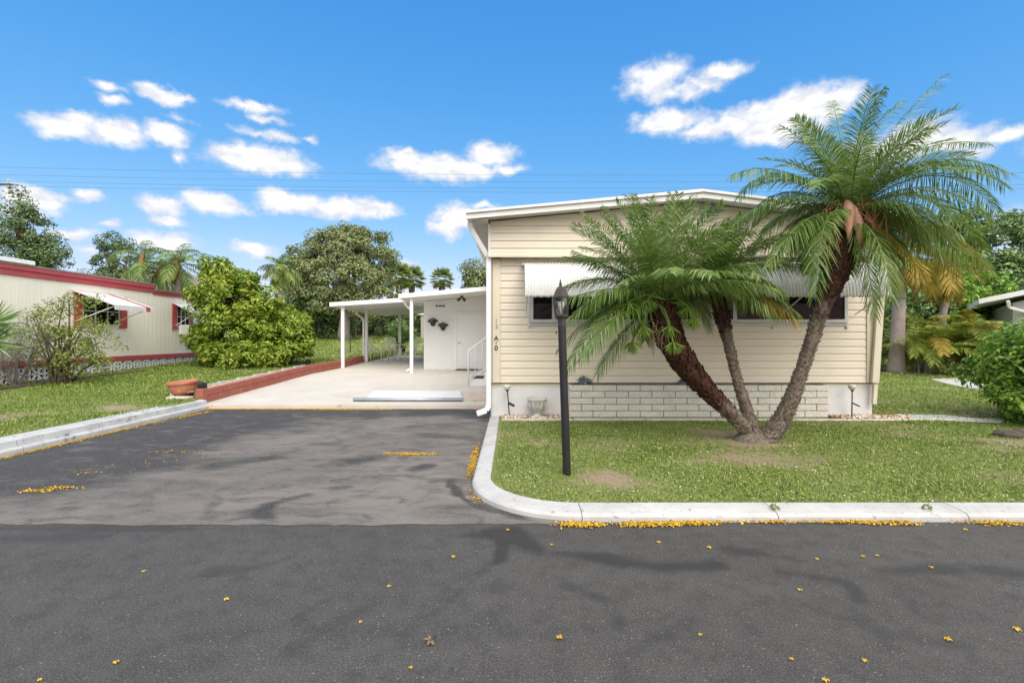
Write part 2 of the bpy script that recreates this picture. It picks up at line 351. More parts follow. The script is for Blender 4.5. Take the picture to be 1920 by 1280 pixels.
def tree(name, label, cat, base, ells, n, r, per, leaf, mat, bark, tr, top, nl=10, asp=.5, group=None, up=.5, seed=1, shell=.55, flat=.75):
    rng = np.random.default_rng(seed); random.seed(seed)
    t = thing(name, base, label, cat, group)
    cc, cd = crown_clumps(ells, n, rng, shell)
    V, Fa = crown(cc, cd, r, per, leaf, asp, up, rng, flat)
    link('crown', fast_mesh('crown', V, Fa), mat, t)
    if tr:
        mb = MB(); limbs(mb, base, top, tr, [tuple(cc[i]) for i in rng.choice(n, min(nl, n), False)])
        mb.build('trunk', bark, t, smooth=True)
    return t
def E(px, py, Y, rx, ry, rz=None, dy=None):     # crown lobe seen at bearing px,py; radii given as photo pixels
    p = W(px, py, Y); k = Y/FPX
    return (p.x, p.y, p.z, rx*k, (dy if dy else rx*k*.9), ry*k)

def frond_arrays(p0, p1, p2, nl=60, L=.32, w=.018, rr=.012, vee=.3, sag=.25, lo=.12, rng=RNG, roll=0, ang=(64, 40), jit=.1):
    p0, p1, p2 = (np.array(p, float) for p in (p0, p1, p2))
    def B(t): t = t[:, None]; return (1-t)**2*p0+2*t*(1-t)*p1+t*t*p2
    def D(t): t = t[:, None]; return norm(2*(1-t)*(p1-p0)+2*t*(p2-p1))
    ref = np.cross(p2-p0, [0, 0, 1.])
    if np.linalg.norm(ref) < .15*np.linalg.norm(p2-p0): ref = np.cross(p1-p0+np.array([.01, .02, 0]), [0, 0, 1.])+np.array([1e-3, 0, 0])
    ref = ref/np.linalg.norm(ref)
    Vs, Fs, o = [], [], 0
    t = np.linspace(0, 1, 12); P, T = B(t), D(t)
    Sd = norm(ref-T*(T@ref)[:, None]); Nn = np.cross(Sd, T)
    rad = rr*(1.15-t)[:, None]
    ring = np.stack([P+Sd*rad, P+Nn*rad*.8, P-Sd*rad, P-Nn*rad*.8], 1)
    Vs.append(ring.reshape(-1, 3)); f = []
    for i in range(11):
        for k in range(4): f.append((i*4+k, i*4+(k+1) % 4, (i+1)*4+(k+1) % 4, (i+1)*4+k))
    Fs.append(np.array(f)); o = 48
    for s in (-1, 1):
        t = np.clip(lo+(1-lo)*(np.arange(nl)+.5+rng.uniform(-.25, .25, nl))/nl, 0, 1)
        P, T = B(t), D(t)
        Sd = norm(ref-T*(T@ref)[:, None]); Nn = np.cross(Sd, T)
        if roll: Sd, Nn = Sd*math.cos(roll)+Nn*math.sin(roll), Nn*math.cos(roll)-Sd*math.sin(roll)
        u = (t-lo)/(1-lo)
        a = np.radians(90-(ang[0]+(ang[1]-ang[0])*u)+rng.normal(0, 5, nl))[:, None]
        Dv = norm(Sd*s*np.cos(a)+T*np.sin(a)+Nn*(vee+rng.normal(0, jit, nl))[:, None])
        ln = (L*np.maximum(np.sin(PI*(.16+.76*u)), .15)**.7*rng.uniform(.85, 1.1, nl))[:, None]
        g = np.array([0, 0, -1.])
        mid = P+Dv*ln*.5+g*ln*sag*.22; tip = P+Dv*ln*.97+g*ln*sag*.85
        Wd = norm(T-Dv*np.sum(T*Dv, 1)[:, None]+rng.normal(0, .18, (nl, 3)))*(w*.5)
        V = np.stack([P-Wd*.55, P+Wd*.55, mid-Wd, mid+Wd, tip-Wd*.12, tip+Wd*.12], 1)
        Vs.append(V.reshape(-1, 3)); i = np.arange(nl)[:, None]*6+o
        Fs.append(np.concatenate([i+np.array([[0, 1, 3, 2]]), i+np.array([[2, 3, 5, 4]])], 0)); o += nl*6
    return np.concatenate(Vs), np.concatenate(Fs)
class Fronds:
    def __init__(s): s.V = []; s.F = []; s.o = 0
    def add(s, *a, **k):
        V, Fa = frond_arrays(*a, **k); s.V.append(V); s.F.append(Fa+s.o); s.o += len(V)
    def auto(s, c, az, el, Ln, droop, lean=None, **k):      # azimuth, starting elevation, length, how far it bends over
        c = Vector(c); h = Vector((math.sin(az), math.cos(az), 0)); u = Vector((0, 0, 1))
        d0 = h*math.cos(el)+u*math.sin(el); e2 = el-droop; d1 = h*math.cos(e2)+u*math.sin(e2)
        p1 = c+d0*Ln*.5; p2 = p1+d1*Ln*.52
        if lean: p1 = p1+Vector(lean)*Ln*.45; p2 = p2+Vector(lean)*Ln
        s.add(c, p1, p2, **k)
    def build(s, name, mat, parent):
        return link(name, fast_mesh(name, np.concatenate(s.V), np.concatenate(s.F)), mat, parent)

# ------------------------------------------------------------------ terrain
def vnoise(x, y, seed=0):
    x = np.asarray(x, float); y = np.asarray(y, float)
    xi, yi = np.floor(x).astype(np.int64), np.floor(y).astype(np.int64); fx, fy = x-xi, y-yi
    fx, fy = fx*fx*(3-2*fx), fy*fy*(3-2*fy)
    def h(a, b):
        n = (a*374761393+b*668265263+seed*974634777) & 0x7fffffff; n = ((n ^ (n >> 13))*1274126177) & 0x7fffffff
        return ((n ^ (n >> 16)) & 0xffff)/65535.
    return (h(xi, yi)*(1-fx)+h(xi+1, yi)*fx)*(1-fy)+(h(xi, yi+1)*(1-fx)+h(xi+1, yi+1)*fx)*fy
def fbm(x, y, seed=0):
    return (vnoise(x, y, seed)+.5*vnoise(x*2.1, y*2.1, seed+1)+.25*vnoise(x*4.3, y*4.3, seed+2))/1.75
LY, LZ = [3, 6, 10, 12, 17.5, 20, 26, 45, 60], [.10, .14, .20, .25, .42, .50, .56, 1.62, 1.7]
RY, RZ = [3.8, 8, 17, 26, 45, 60], [.055, .08, .2, .45, .95, 1.1]
def zraw(x, y):
    l = np.interp(y, LY, LZ); r = np.interp(y, RY, RZ)
    t = np.clip((np.asarray(x)+6.3)/5.6, 0, 1); return l*(1-t)+r*t
def right_d(x, y):      # metres inside the right kerb's outer edge
    a = np.minimum(x+.39, y-3.78)
    return np.where((x < .55) & (y < 4.72), .94-np.hypot(x-.55, y-4.72), a)
def left_d(x, y):
    a = np.minimum(-6.12-x, y-3.78)
    return np.where((x > -7.06) & (y < 4.72), .94-np.hypot(x+7.06, y-4.72), a)
def lawn_mask(x, y):
    right = (right_d(x, y) > .12) & (x > -.45); left = (left_d(x, y) > .16) & (x < -6)
    patio = (x > -6.36) & (x < -.3) & (y > 9.6) & (y < 26.2)
    return (right | left | ((y > 26.2) & (x > -7) & (x < 0))) & ~patio
def groundz(x, y):
    return np.where(lawn_mask(x, y), zraw(x, y), -.09)
SPOTS = [(3.3, 6.35, .75, .7), (1.0, 4.75, .25, .6), (2.6, 5.6, .45, .4), (4.4, 5.7, .5, .45), (6.8, 6.3, .7, .6), (5.3, 6.9, .5, .4), (.4, 6.2, .4, .3), (7.4, 5.2, .4, .35),
         (-8.6, 7.2, .8, .55), (-7.1, 8.8, .5, .7), (-9.2, 6.4, .6, .4), (12.4, 13.3, 1.5, .4), (-8.6, 22, 2.2, .6), (-9.5, 33, 3, .5), (3.9, 4.6, .3, .35), (1.9, 5.1, .3, .3), (7.2, 7.9, 1.2, .45)]
def dirt(x, y):
    d = np.clip((fbm(x*1.0+3, y*1.3, 5)-.54)*2.0, -.4, .42)
    for sx, sy, r, a in SPOTS: d = d+.75*a*np.exp(-((x-sx)**2+(y-sy)**2)/(r*r))
    return d
def grid_axis(parts):
    return np.unique(np.round(np.concatenate([np.arange(a, b, s) for a, b, s in parts]), 4))
gx = grid_axis([(-400, -60, 40), (-60, -16, 2), (-16, -7.2, .15), (-7.2, -5.9, .06), (-5.9, -.6, .3), (-.6, 1, .06), (1, 9, .12), (9, 20, .25), (20, 60, 2), (60, 401, 40)])
gy = grid_axis([(-60, 3, 4), (3, 3.6, .2), (3.6, 5, .06), (5, 12, .12), (12, 27, .25), (27, 60, 1), (60, 600, 30)])
X, Y = np.meshgrid(gx, gy); Z = groundz(X, Y)
Z = np.where(Y < 3.6, -.09, Z)
V = np.stack([X, Y, Z], -1).reshape(-1, 3); nx, ny = len(gx), len(gy)
ii = (np.arange(ny-1)[:, None]*nx+np.arange(nx-1)[None]).ravel()
me = fast_mesh('ground', V, np.stack([ii, ii+1, ii+nx+1, ii+nx], 1))
a = me.attributes.new('dirt', 'FLOAT', 'POINT'); a.data.foreach_set('value', dirt(X, Y).ravel().astype(np.float32))
o = link('ground', me, 'turf', smooth=True); tag(o, kind='structure')
def gpt(px, py): y = H*FPX/(py-HY); return (px-CX)*y/FPX, y
def segdist(X, Y, a, b):
    (ax, ay), (bx, by) = a, b; L2 = (bx-ax)**2+(by-ay)**2; t = np.clip(((X-ax)*(bx-ax)+(Y-ay)*(by-ay))/L2, 0, 1); return np.hypot(X-ax-t*(bx-ax), Y-ay-t*(by-ay))
def stain_field(X, Y, lines):
    f = np.zeros_like(X); n = (fbm(X*3, Y*3, 21)-.5)*.16+(fbm(X*9, Y*9, 31)-.5)*.06
    for pts, w, k in lines:
        P = [gpt(*p) for p in pts]
        for a, b in zip(P[:-1], P[1:]): f = np.maximum(f, k*np.clip(1.15-(segdist(X, Y, a, b)+n)/w, 0, 1))
    return f
def sheet_grid(name, mat, xs, ys, z, lines, extra=None, warp=None):
    X, Y = np.meshgrid(xs, ys); st = stain_field(X, Y, lines)
    if extra is not None: st = np.maximum(st, extra(X, Y))
    if warp is not None: X = warp(X, Y); Y = Y.copy(); Y[0] += (fbm(X[0]*2.5, X[0]*0+3, 61)-.5)*.07+(fbm(X[0]*14, X[0]*0+7, 62)-.5)*.035-.01
    V = np.stack([X, Y, np.full_like(X, z)], -1).reshape(-1, 3); nx, ny = len(xs), len(ys); ii = (np.arange(ny-1)[:, None]*nx+np.arange(nx-1)[None]).ravel()
    me = fast_mesh(name, V, np.stack([ii, ii+1, ii+nx+1, ii+nx], 1)); a = me.attributes.new('stain', 'FLOAT', 'POINT'); a.data.foreach_set('value', st.ravel().astype(np.float32))
    return tag(link(name, me, mat), kind='structure')
RS = [([(880, 1002), (960, 1000), (1014, 1030)], .13, 1), ([(940, 1010), (932, 1055)], .03, .9), ([(1014, 1030), (1130, 1045), (1247, 1064), (1346, 1058)], .085, .95), ([(1357, 1027), (1495, 1049)], .06, .7), ([(1460, 1071), (1590, 1090), (1612, 1125)], .035, .6), ([(1660, 1071), (1771, 1066), (1960, 1077)], .10, .7),
      ([(1060, 1099), (1136, 1121), (1158, 1175)], .055, .6), ([(1710, 1115), (1710, 1140)], .04, .5), ([(1630, 1180), (1800, 1210)], .05, .45), ([(590, 1020), (680, 996)], .04, .8), ([(390, 1075), (500, 1060), (590, 1022)], .06, .45), ([(0, 990), (430, 991)], .07, .55), ([(915, 1060), (850, 1120), (800, 1160)], .04, .5), ([(1500, 1130), (1650, 1180)], .05, .4), ([(0, 1010), (180, 1005)], .12, .5), ([(1300, 1150), (1180, 1230)], .05, .4), ([(700, 1130), (560, 1210)], .06, .35)]
sheet_grid('road', 'asphalt', grid_axis([(-90, -7, 8), (-7, 7, .05), (7, 91, 8)]), grid_axis([(-25, 1.2, 3), (1.2, 3.74, .04), (3.765, 3.77, 1)]), 0, RS)
def drive_warp(X, Y):
    e = np.where(Y < 4.72, .55-np.sqrt(np.maximum(0, .94**2-(4.72-Y)**2)), -.39)+.12
    u = (X+6.13)/(6.13-.39); return (-6.51-e)*(1-u)+e*u
DS = [([(435, 972), (480, 945), (560, 928)], .09, .95), ([(350, 970), (385, 945)], .08, .7), ([(405, 872), (500, 858)], .22, .9), ([(640, 866), (690, 858)], .22, .9), ([(585, 832), (625, 832)], .15, .7), ([(760, 880), (785, 873)], .12, .8), ([(612, 916), (645, 912)], .10, .75), ([(827, 900), (830, 968)], .03, .9), ([(830, 968), (800, 975)], .03, .6), ([(900, 775), (860, 985)], .14, .45), ([(425, 800), (520, 802)], .35, .8), ([(540, 790), (610, 795)], .2, .6), ([(650, 905), (700, 890), (900, 905)], .05, .35), ([(100, 950), (230, 925)], .05, .5), ([(780, 815), (870, 820)], .25, .5)]
LA, LB = gpt(470, 815), gpt(130, 930)
def drive_dark(X, Y):
    n = (fbm(X*1.5, Y*1.5, 41)-.5)*.9; side = ((LB[0]-LA[0])*(Y-LA[1])-(LB[1]-LA[1])*(X-LA[0]))/math.hypot(LB[0]-LA[0], LB[1]-LA[1])
    return np.maximum(np.clip(.5+(-side+n)*1.2, 0, .85), np.clip((Y-8.45+n*1.3)*1.3, 0, .95))*np.clip((Y-3.9)*1.5, 0, 1)
sheet_grid('driveway', 'old_asphalt', np.arange(-6.13, -.36, .05), grid_axis([(3.725, 4.8, .04), (4.8, 9.73, .06), (9.735, 9.74, 1)]), .0035, DS, drive_dark, drive_warp)
def pz(y): return float(np.interp(y, [9.7, 10, 15, 18, 20.7, 26], [.08, .088, .29, .31, .385, .44]))
ys = [9.7, 10, 11, 12, 13, 14, 15, 16, 17, 18, 19, 20, 20.7, 22, 24, 26.2]
mb = MB(); mb.sheet([[(-6.34, y, pz(y)), (-3.4, y, pz(y)), (-.35, y, pz(y))] for y in ys])
mb.add([(-6.34, 9.7, -.02), (-.35, 9.7, -.02), (-.35, 9.7, .08), (-6.34, 9.7, .08)], [(0, 1, 2, 3)])
tag(mb.build('patio', 'patio'), kind='structure')
# kerbs
def sweep(mb, path, prof, inward, profs=None):
    """path: 2-D points; inward(i): unit vector to the lawn side; prof: (inset, z)"""
    rows = []
    for i, p in enumerate(path):
        n = inward[i]; prof = profs[i] if profs else prof; rows.append([(p[0]+n[0]*d, p[1]+n[1]*d, z) for d, z in prof])
    mb.sheet(rows); mb.add(rows[0], [tuple(range(len(prof)))]); mb.add(rows[-1], [tuple(range(len(prof)-1, -1, -1))])
def arcpath(cx, cy, r, a0, a1, n=16):
    P = [(cx+r*math.cos(a0+(a1-a0)*i/n), cy+r*math.sin(a0+(a1-a0)*i/n)) for i in range(n+1)]
    return P, [((cx-p[0])/r, (cy-p[1])/r) for p in P]
prof = [(0, -.03), (.004, .035), (.03, .056), (.10, .066), (.23, .072), (.245, .06), (.25, -.03)]
prof2 = [(0, -.03), (.003, .05), (.025, .072), (.06, .078), (.165, .088), (.18, .075), (.185, -.03)]
mb = MB(); P, I = arcpath(.55, 4.72, .94, PI, 1.5*PI, 24); sweep(mb, P, prof, I, [[(a[0]+(b[0]-a[0])*min(1, k/18), a[1]+(b[1]-a[1])*min(1, k/18)) for a, b in zip(prof2, prof)] for k in range(25)])
x = .556
for L in (1.55, 1.5, 1.55, 1.5, 1.5, 1.5, 1.5, 1.5):
    sweep(mb, [(x, 3.78), (x+L/2, 3.779), (x+L-.008, 3.78)], prof, [(0, 1)]*3); x += L
y = 4.726
for L in (1.4, 1.5, 1.4): sweep(mb, [(-.39, y), (-.39, y+L-.008)], prof2, [(1, 0)]*2); y += L
tag(mb.build('kerb', 'kerb', bevel=.004), kind='structure')
mb = MB(); P, I = arcpath(-7.06, 4.72, .94, 0, -.5*PI)
lp = [(0, -.03), (.004, .06), (.015, .075), (.075, .08), (.10, .165), (.16, .178), (.33, .19), (.35, .17), (.36, -.03)]
sweep(mb, P, lp, I); y = 4.726
for L in (1.3, 1.25, 1.35, 1.16):
    sweep(mb, [(-6.12, y), (-6.12, y+L/2), (-6.12, y+L-.012)], lp, [(-1, 0)]*3); y += L
x = -7.066
for L in (1.5,)*6: sweep(mb, [(x, 3.78), (x-L+.008, 3.78)], lp, [(0, 1)]*2); x -= L
tag(mb.build('kerb', 'old_kerb', bevel=.004), kind='structure')

# ------------------------------------------------------------------ grass blades
def blades(n, x0, x1, y0, y1, h, wd, rng, mask=None):
    x = rng.uniform(x0, x1, n); y = y0+(y1-y0)*rng.random(n)
    keep = lawn_mask(x, y) & (rng.random(n) > np.clip(dirt(x, y)*1.5-.1, 0, .93)) & (right_d(x, y)*(x > -1)+left_d(x, y)*(x < -1) > .22)
    if mask is not None: keep &= mask(x, y)
    x, y = x[keep], y[keep]; n = len(x); z = zraw(x, y)-.004
    a = rng.uniform(0, 2*PI, n); ln = h*(.45+.9*rng.random(n))*(.65+.8*fbm(x*1.3, y*1.3, 9)); tl = rng.uniform(.2, 1.25, n)
    B = np.stack([x, y, z], 1); d = np.stack([np.cos(a)*np.sin(tl), np.sin(a)*np.sin(tl), np.cos(tl)], 1)
    s = np.stack([-np.sin(a), np.cos(a), 0*a], 1)*(wd*(.6+.8*rng.random(n)))[:, None]
    m = B+d*(ln*.55)[:, None]; t = B+d*ln[:, None]-np.array([0, 0, 1.])*(ln*.18)[:, None]
    V = np.stack([B-s, B+s, m+s*.8, t, m-s*.8], 1)
    return V.reshape(-1, 3)
rng = np.random.default_rng(3)
house = lambda x, y: ~((x > -.4) & (x < 6.3) & (y > 7.92) & (y < 24.2)) & ~((x > 6) & (x < 6.75) & (y > 7.92) & (y < 8.4))
Vb = [blades(125000, -.4, 9.5, 3.9, 8.4, .036, .0042, rng, house), blades(60000, 6.2, 16, 7.6, 16.5, .06, .006, rng, house), blades(20000, 6.2, 24, 16, 40, .10, .018, rng),
      blades(75000, -12.8, -6.2, 4.0, 11.5, .05, .0048, rng), blades(55000, -13.5, -6.4, 11.5, 20, .07, .009, rng), blades(36000, -20, -6.4, 20, 45, .10, .02, rng), blades(9000, -8, 0, 26.2, 45, .1, .02, rng)]
Vb = np.concatenate(Vb); me = fast_mesh('grass', Vb, np.arange(len(Vb)).reshape(-1, 5))
rng = np.random.default_rng(17); nC = 46000; xx = rng.uniform(-.4, 9.5, nC); yy = rng.uniform(3.9, 8.2, nC); kk = lawn_mask(xx, yy) & house(xx, yy) & (right_d(xx, yy) > .24) & (fbm(xx*2.2, yy*2.2, 77)+.35*rng.random(nC) > .52) & (rng.random(nC) > np.clip(dirt(xx, yy)*1.3, 0, .93)); xx, yy = xx[kk], yy[kk]
C_ = np.stack([xx, yy, zraw(xx, yy)+rng.random(len(xx))*.022], 1); V, Fa = leaf_arrays(C_, norm(rng.normal(size=C_.shape)*.5+np.array([0, 0, 1.])), .016*(.6+.9*rng.random(len(xx))), .7, .15, rng=rng)
tag(link('clover', fast_mesh('clover', V, Fa), 'clover'), 'tiny pale clover and weeds in the front lawn', 'ground cover', kind='stuff')
tag(link('grass', me, 'grass'), kind='stuff', label='short patchy green lawn grass around the houses', cat='grass')

# ------------------------------------------------------------------ main home
HX0, HX1, HYF, HYB = -.397, 6.27, 8.30, 24.0
UY = 8.13
home = thing('mobile_home', (HX0, HYF, .1), 'cream siding mobile home with white curved window awnings behind the date palm', 'house')
ridge_x, ridge_z, eave_l, eave_r, ze_l, ze_r = 3.08, 3.845, -.737, 6.62, 3.495, 3.41
def roofz(x): return ze_l+(ridge_z-ze_l)*(x-eave_l)/(ridge_x-eave_l) if x < ridge_x else ridge_z+(ze_r-ridge_z)*(x-ridge_x)/(eave_r-ridge_x)
mb = MB(); zt = lambda x: roofz(x)-.13
mb.prism([(HX0+.004, HYF+.03, .60), (HX1-.004, HYF+.03, .60), (HX1-.004, HYF+.03, zt(HX1)), (ridge_x, HYF+.03, zt(ridge_x)), (HX0+.004, HYF+.03, zt(HX0))], (0, HYB-HYF, 0))
mb.build('wall', 'siding', home)
def siding(x0, x1, yf, z0, z1, step, topf=None):
    mb = MB(); n = int(math.ceil((z1-z0)/step-1e-6))
    for i in range(n):
        a, b = z0+i*step, min(z0+(i+1)*step, z1 if topf is None else 9)
        if topf is None:
            xs = [x0, x1]; tops = [b, b]
        else:
            xs = list(np.linspace(x0, x1, 40)); tops = [min(b, topf(x)) for x in xs]
        pr = [(a, -.003), (a+.001, -.018), (a+step*.5, -.0125), (a+step*.53, -.014), (b-.003, -.003)]
        rows = []
        for z, dy in pr: rows.append([(x, yf+dy, min(z, t)) for x, t in zip(xs, tops)])
        if topf is not None and max(tops) <= a: continue
        mb.sheet(rows)
    return mb
siding(-.20, 6.12, HYF, .666, 2.86, .1258).build('siding', 'siding', home)
siding(HX0+.02, HX1-.03, UY, 2.83, 3.85, .1265, lambda x: roofz(x)-.12).build('gable_siding', 'siding', home)
mb = MB()
for i in range(22):
    a = .666+i*.1258; b = min(a+.1258, 3.34)
    mb.sheet([[(HX0+.003-d, y, z) for y in (8.34, 23.98)] for z, d in ((a, .002), (a+.001, .013), (a+.063, .0095), (a+.067, .0108), (b-.002, .003))])
mb.build('side_siding', 'siding', home)
mb = MB(); mb.prism([(HX0+.01, UY+.004, 2.83), (HX1-.02, UY+.004, 2.83), (HX1-.02, UY+.004, zt(HX1)), (ridge_x, UY+.004, zt(ridge_x)), (HX0+.01, UY+.004, zt(HX0))], (0, HYF+.02-UY, 0))
mb.build('gable_overhang', 'soffit', home)
mb = MB(); mb.box(HX0+.012, HX1-.022, UY-.024, UY-.002, 2.80, 2.835); mb.build('overhang_trim', 'creamtrim', home, bevel=.003)
# roof
mb = MB(); yf, yb = 7.8, HYB+.3
for a, b in (((eave_l, ze_l), (ridge_x, ridge_z)), ((ridge_x, ridge_z), (eave_r, ze_r))):
    mb.hexa([(a[0], yf+.03, a[1]-.10), (b[0], yf+.03, b[1]-.10), (a[0], yb, a[1]-.10), (b[0], yb, b[1]-.10),
             (a[0], yf+.03, a[1]-.02), (b[0], yf+.03, b[1]-.02), (a[0], yb, a[1]-.02), (b[0], yb, b[1]-.02)])
rf = mb.build('roof', 'roof', home)
mb = MB()
for a, b in (((eave_l-.01, ze_l), (ridge_x, ridge_z)), ((ridge_x+.001, ridge_z), (eave_r+.01, ze_r))):
    mb.hexa([(a[0], yf, a[1]-.125), (b[0], yf, b[1]-.135), (a[0], yf+.028, a[1]-.125), (b[0], yf+.028, b[1]-.135), (a[0], yf, a[1]-.038), (b[0], yf, b[1]-.045), (a[0], yf+.028, a[1]-.038), (b[0], yf+.028, b[1]-.045)])
    mb.hexa([(a[0], yf-.035, a[1]-.036), (b[0], yf-.035, b[1]-.043), (a[0], yf+.1, a[1]-.036), (b[0], yf+.1, b[1]-.043), (a[0], yf-.035, a[1]+.004), (b[0], yf-.035, b[1]+.004), (a[0], yf+.1, a[1]+.004), (b[0], yf+.1, b[1]+.004)])
mb.build('fascia', 'trim', rf)
mb = MB()
mb.hexa([(eave_l+.03, yf+.05, ze_l-.115), (HX0, yf+.05, ze_l-.13), (eave_l+.03, yb, ze_l-.115), (HX0, yb, ze_l-.13), (eave_l+.03, yf+.05, ze_l-.102), (HX0, yf+.05, ze_l-.102), (eave_l+.03, yb, ze_l-.102), (HX0, yb, ze_l-.102)])
mb.box(HX1, eave_r-.03, yf+.05, yb, ze_r-.13, ze_r-.112)
mb.build('soffit', 'soffit', rf)
for xx, s in ((eave_l, -1), (eave_r, 1)):
    mb = MB(); zz = roofz(xx); pts = [(0, -.02), (s*.1, -.02), (s*.105, -.035), (s*.09, -.10), (s*.05, -.125), (0, -.125)]
    mb.prism([(xx-s*.085+d, yf+.06, zz+h-.0) for d, h in pts], (0, yb-yf-.1, 0)); mb.build('gutter', 'trim', rf)
# corner boards, downspouts
mb = MB(); mb.box(-.335, -.198, 8.262, 8.33, .668, 2.795); mb.build('corner_board', 'creamtrim', home, bevel=.004)
mb = MB(); mb.box(6.115, 6.268, 8.262, 8.33, .668, 2.795); mb.build('corner_board', 'creamtrim', home, bevel=.004)
mb = MB(); mb.box(HX0-.005, HX0+.03, UY-.03, UY+.06, 2.8, 3.36); mb.build('corner_board', 'trim', home, bevel=.004)
mb = MB()
def flatpipe(mb, pts, w=.09, d=.07):
    for a, b in zip(pts[:-1], pts[1:]): mb.bar(a, b, w, d, (0, 1, 0))
flatpipe(mb, [(eave_l+.03, 8.02, 3.37), (eave_l+.04, 8.04, 3.28), (-.42, 8.2, 2.83)], .085, .07)
flatpipe(mb, [(-.398, 8.215, 2.9), (-.398, 8.215, .26)], .085, .075)
flatpipe(mb, [(-.395, 8.215, .29), (-.44, 8.2, .2), (-.60, 8.16, .15)], .09, .075)
mb.build('downspout', 'white', home, bevel=.012)
mb = MB(); flatpipe(mb, [(6.335, 8.20, 2.75), (6.20, 8.20, .67)], .12, .05); flatpipe(mb, [(6.235, 8.235, .69), (6.21, 8.235, .30)], .07, .05)
mb.build('downspout', 'creamtrim', home, bevel=.008)
# skirt
mb = MB(); mb.box(HX0+.05, HX1-.02, 8.335, 8.9, .02, .655); mb.build('skirt', 'skirt', home)
mb = MB(); mb.box(HX0+.04, HX1-.01, 8.31, 8.333, .645, .664); mb.build('skirt_flashing', 'mortar', home)
mb = MB(); mb.box(HX0+.03, HX0+.045, 8.33, HYB-.1, .1, .66); mb.build('side_skirt', 'skirt', home)
bx0, bx1 = .985, 5.385
mb = MB(); mb.box(bx0+.012, bx1-.012, 8.166, 8.334, .03, .636); vb = mb.build('block_veneer', 'mortar', home)
mb = MB(); rng = np.random.default_rng(5); ch = .1105
for r in range(6):
    z0 = .648-(r+1)*ch; x = bx0-(.2 if r % 2 else 0)
    while x < bx1:
        a, b = max(x, bx0), min(x+.387, bx1)
        if b-a > .04: 
            dy = rng.uniform(0, .012); mb.box(a, b, 8.148+dy, 8.30, max(z0, .02), z0+ch-.012)
        x += .40
mb.build('block', 'block', vb, bevel=.006)
# windows
def window(x0, x1, z0, z1, divs):
    f = MB(); t = .055
    for a, b, c, d in ((x0, x1, z0, z0+t), (x0, x1, z1-t, z1), (x0, x0+t, z0+t, z1-t), (x1-t, x1, z0+t, z1-t)):
        f.box(a, b, 8.225, 8.30, c, d)
    f.box(x0-.025, x1+.025, 8.262, 8.32, z0-.05, z0-.002); f.box(x0-.025, x0-.002, 8.262, 8.32, z0, z1); f.box(x1+.002, x1+.025, 8.262, 8.32, z0, z1)
    w = f.build('window', 'windowframe', home, bevel=.003)
    m = MB()
    for q in divs: MB().box(q-.032, q+.032, 8.238, 8.28, z0+t, z1-t).build('mullion', 'windowframe', w, bevel=.003)
    m = MB(); m.box(x0+t, x1-t, 8.252, 8.274, z0+t, z1-t); m.build('pane', 'glass', w)
window(.31, 3.15, 1.70, 2.52, (.72, 2.74)); window(3.40, 5.76, 1.70, 2.52, (3.83, 5.33))
for px, py in ((993, 612), (1450, 614), (1588, 614)):
    p = W(px, py, 8.27); MB().box(p.x-.02, p.x+.02, 8.255, 8.29, p.z-.02, p.z+.02).build('latch', 'steel', home, bevel=.004)
def awning(x0, x1, zt_, zb, out):
    n = int((x1-x0)/.052)*6; rows = []
    for i in range(n+1):
        x = x0+(x1-x0)*i/n; c = .015*math.sin(2*PI*(x-x0)/.052); row = []
        for k in range(13):
            a = PI/2*k/10 if k <= 10 else PI/2
            ex = (k-10)*.03 if k > 10 else 0
            zz = zb+.06+(zt_-zb-.06)*math.cos(a)-ex-(.012*abs(math.sin(PI*(x-x0)/.104)) if k == 12 else 0)
            row.append((x, 8.2-out*math.sin(a)-c*math.sin(a), zz+c*math.cos(a)))
        rows.append(row)
    aw = MB().sheet(rows).build('awning', 'awning', home, smooth=True, solid=.004)
    m = MB()
    for x in (x0+.04, x1-.04, (x0+x1)/2): MB().tube([(x, 8.25, zb-.25), (x, 8.22-out*.9, zb+.03)], .010, 6).build('brace', 'trim', aw)
    m.box(x0-.03, x1+.03, 8.19, 8.262, zt_-.02, zt_+.012); m.build('awning_frame', 'trim', aw)
awning(.2, 3.3, 2.70, 2.085, .68); awning(3.32, 5.93, 2.70, 2.085, .68)
p = W(1330, 388, 8.1); mb = MB()
mb.box(p.x-.15, p.x+.15, 8.07, 8.1, p.z-.14, p.z-.115); mb.box(p.x-.15, p.x+.15, 8.07, 8.1, p.z+.1, p.z+.125)
mb.box(p.x-.15, p.x-.125, 8.07, 8.1, p.z-.115, p.z+.1); mb.box(p.x+.125, p.x+.15, 8.07, 8.1, p.z-.115, p.z+.1)
for k in range(6): mb.bar((p.x-.125, 8.085, p.z-.1+k*.036), (p.x+.125, 8.085, p.z-.1+k*.036), .03, .006, (0, .6, .8))
mb.build('gable_vent', 'steel', home)
def text(body, x, z, size, mat, y, parent, name='house_number', sp=1.0):
    cu = bpy.data.curves.new(name, 'FONT'); cu.body = body; cu.size = size; cu.extrude = .004; cu.align_x = 'CENTER'; cu.space_line = sp; cu.offset = .002
    o = bpy.data.objects.new(name, cu); COL.objects.link(o)
    bpy.context.view_layer.update(); me = bpy.data.meshes.new_from_object(o.evaluated_get(bpy.context.evaluated_depsgraph_get()))
    bpy.data.objects.remove(o); me.transform(Matrix.Translation((x, y, z)) @ Matrix.Rotation(PI/2, 4, 'X')); me.materials.clear()
    return link(name, me, mat, parent)
text('1', -.271, 1.70, .095, 'grey_no', 8.258, home); text('2', -.266, 1.605, .095, 'grey_no', 8.258, home)
text('A', -.271, 1.393, .115, 'black_no', 8.258, home); text('1', -.271, 1.335, .06, 'black_no', 8.258, home); text('0', -.272, 1.225, .115, 'black_no', 8.258, home)

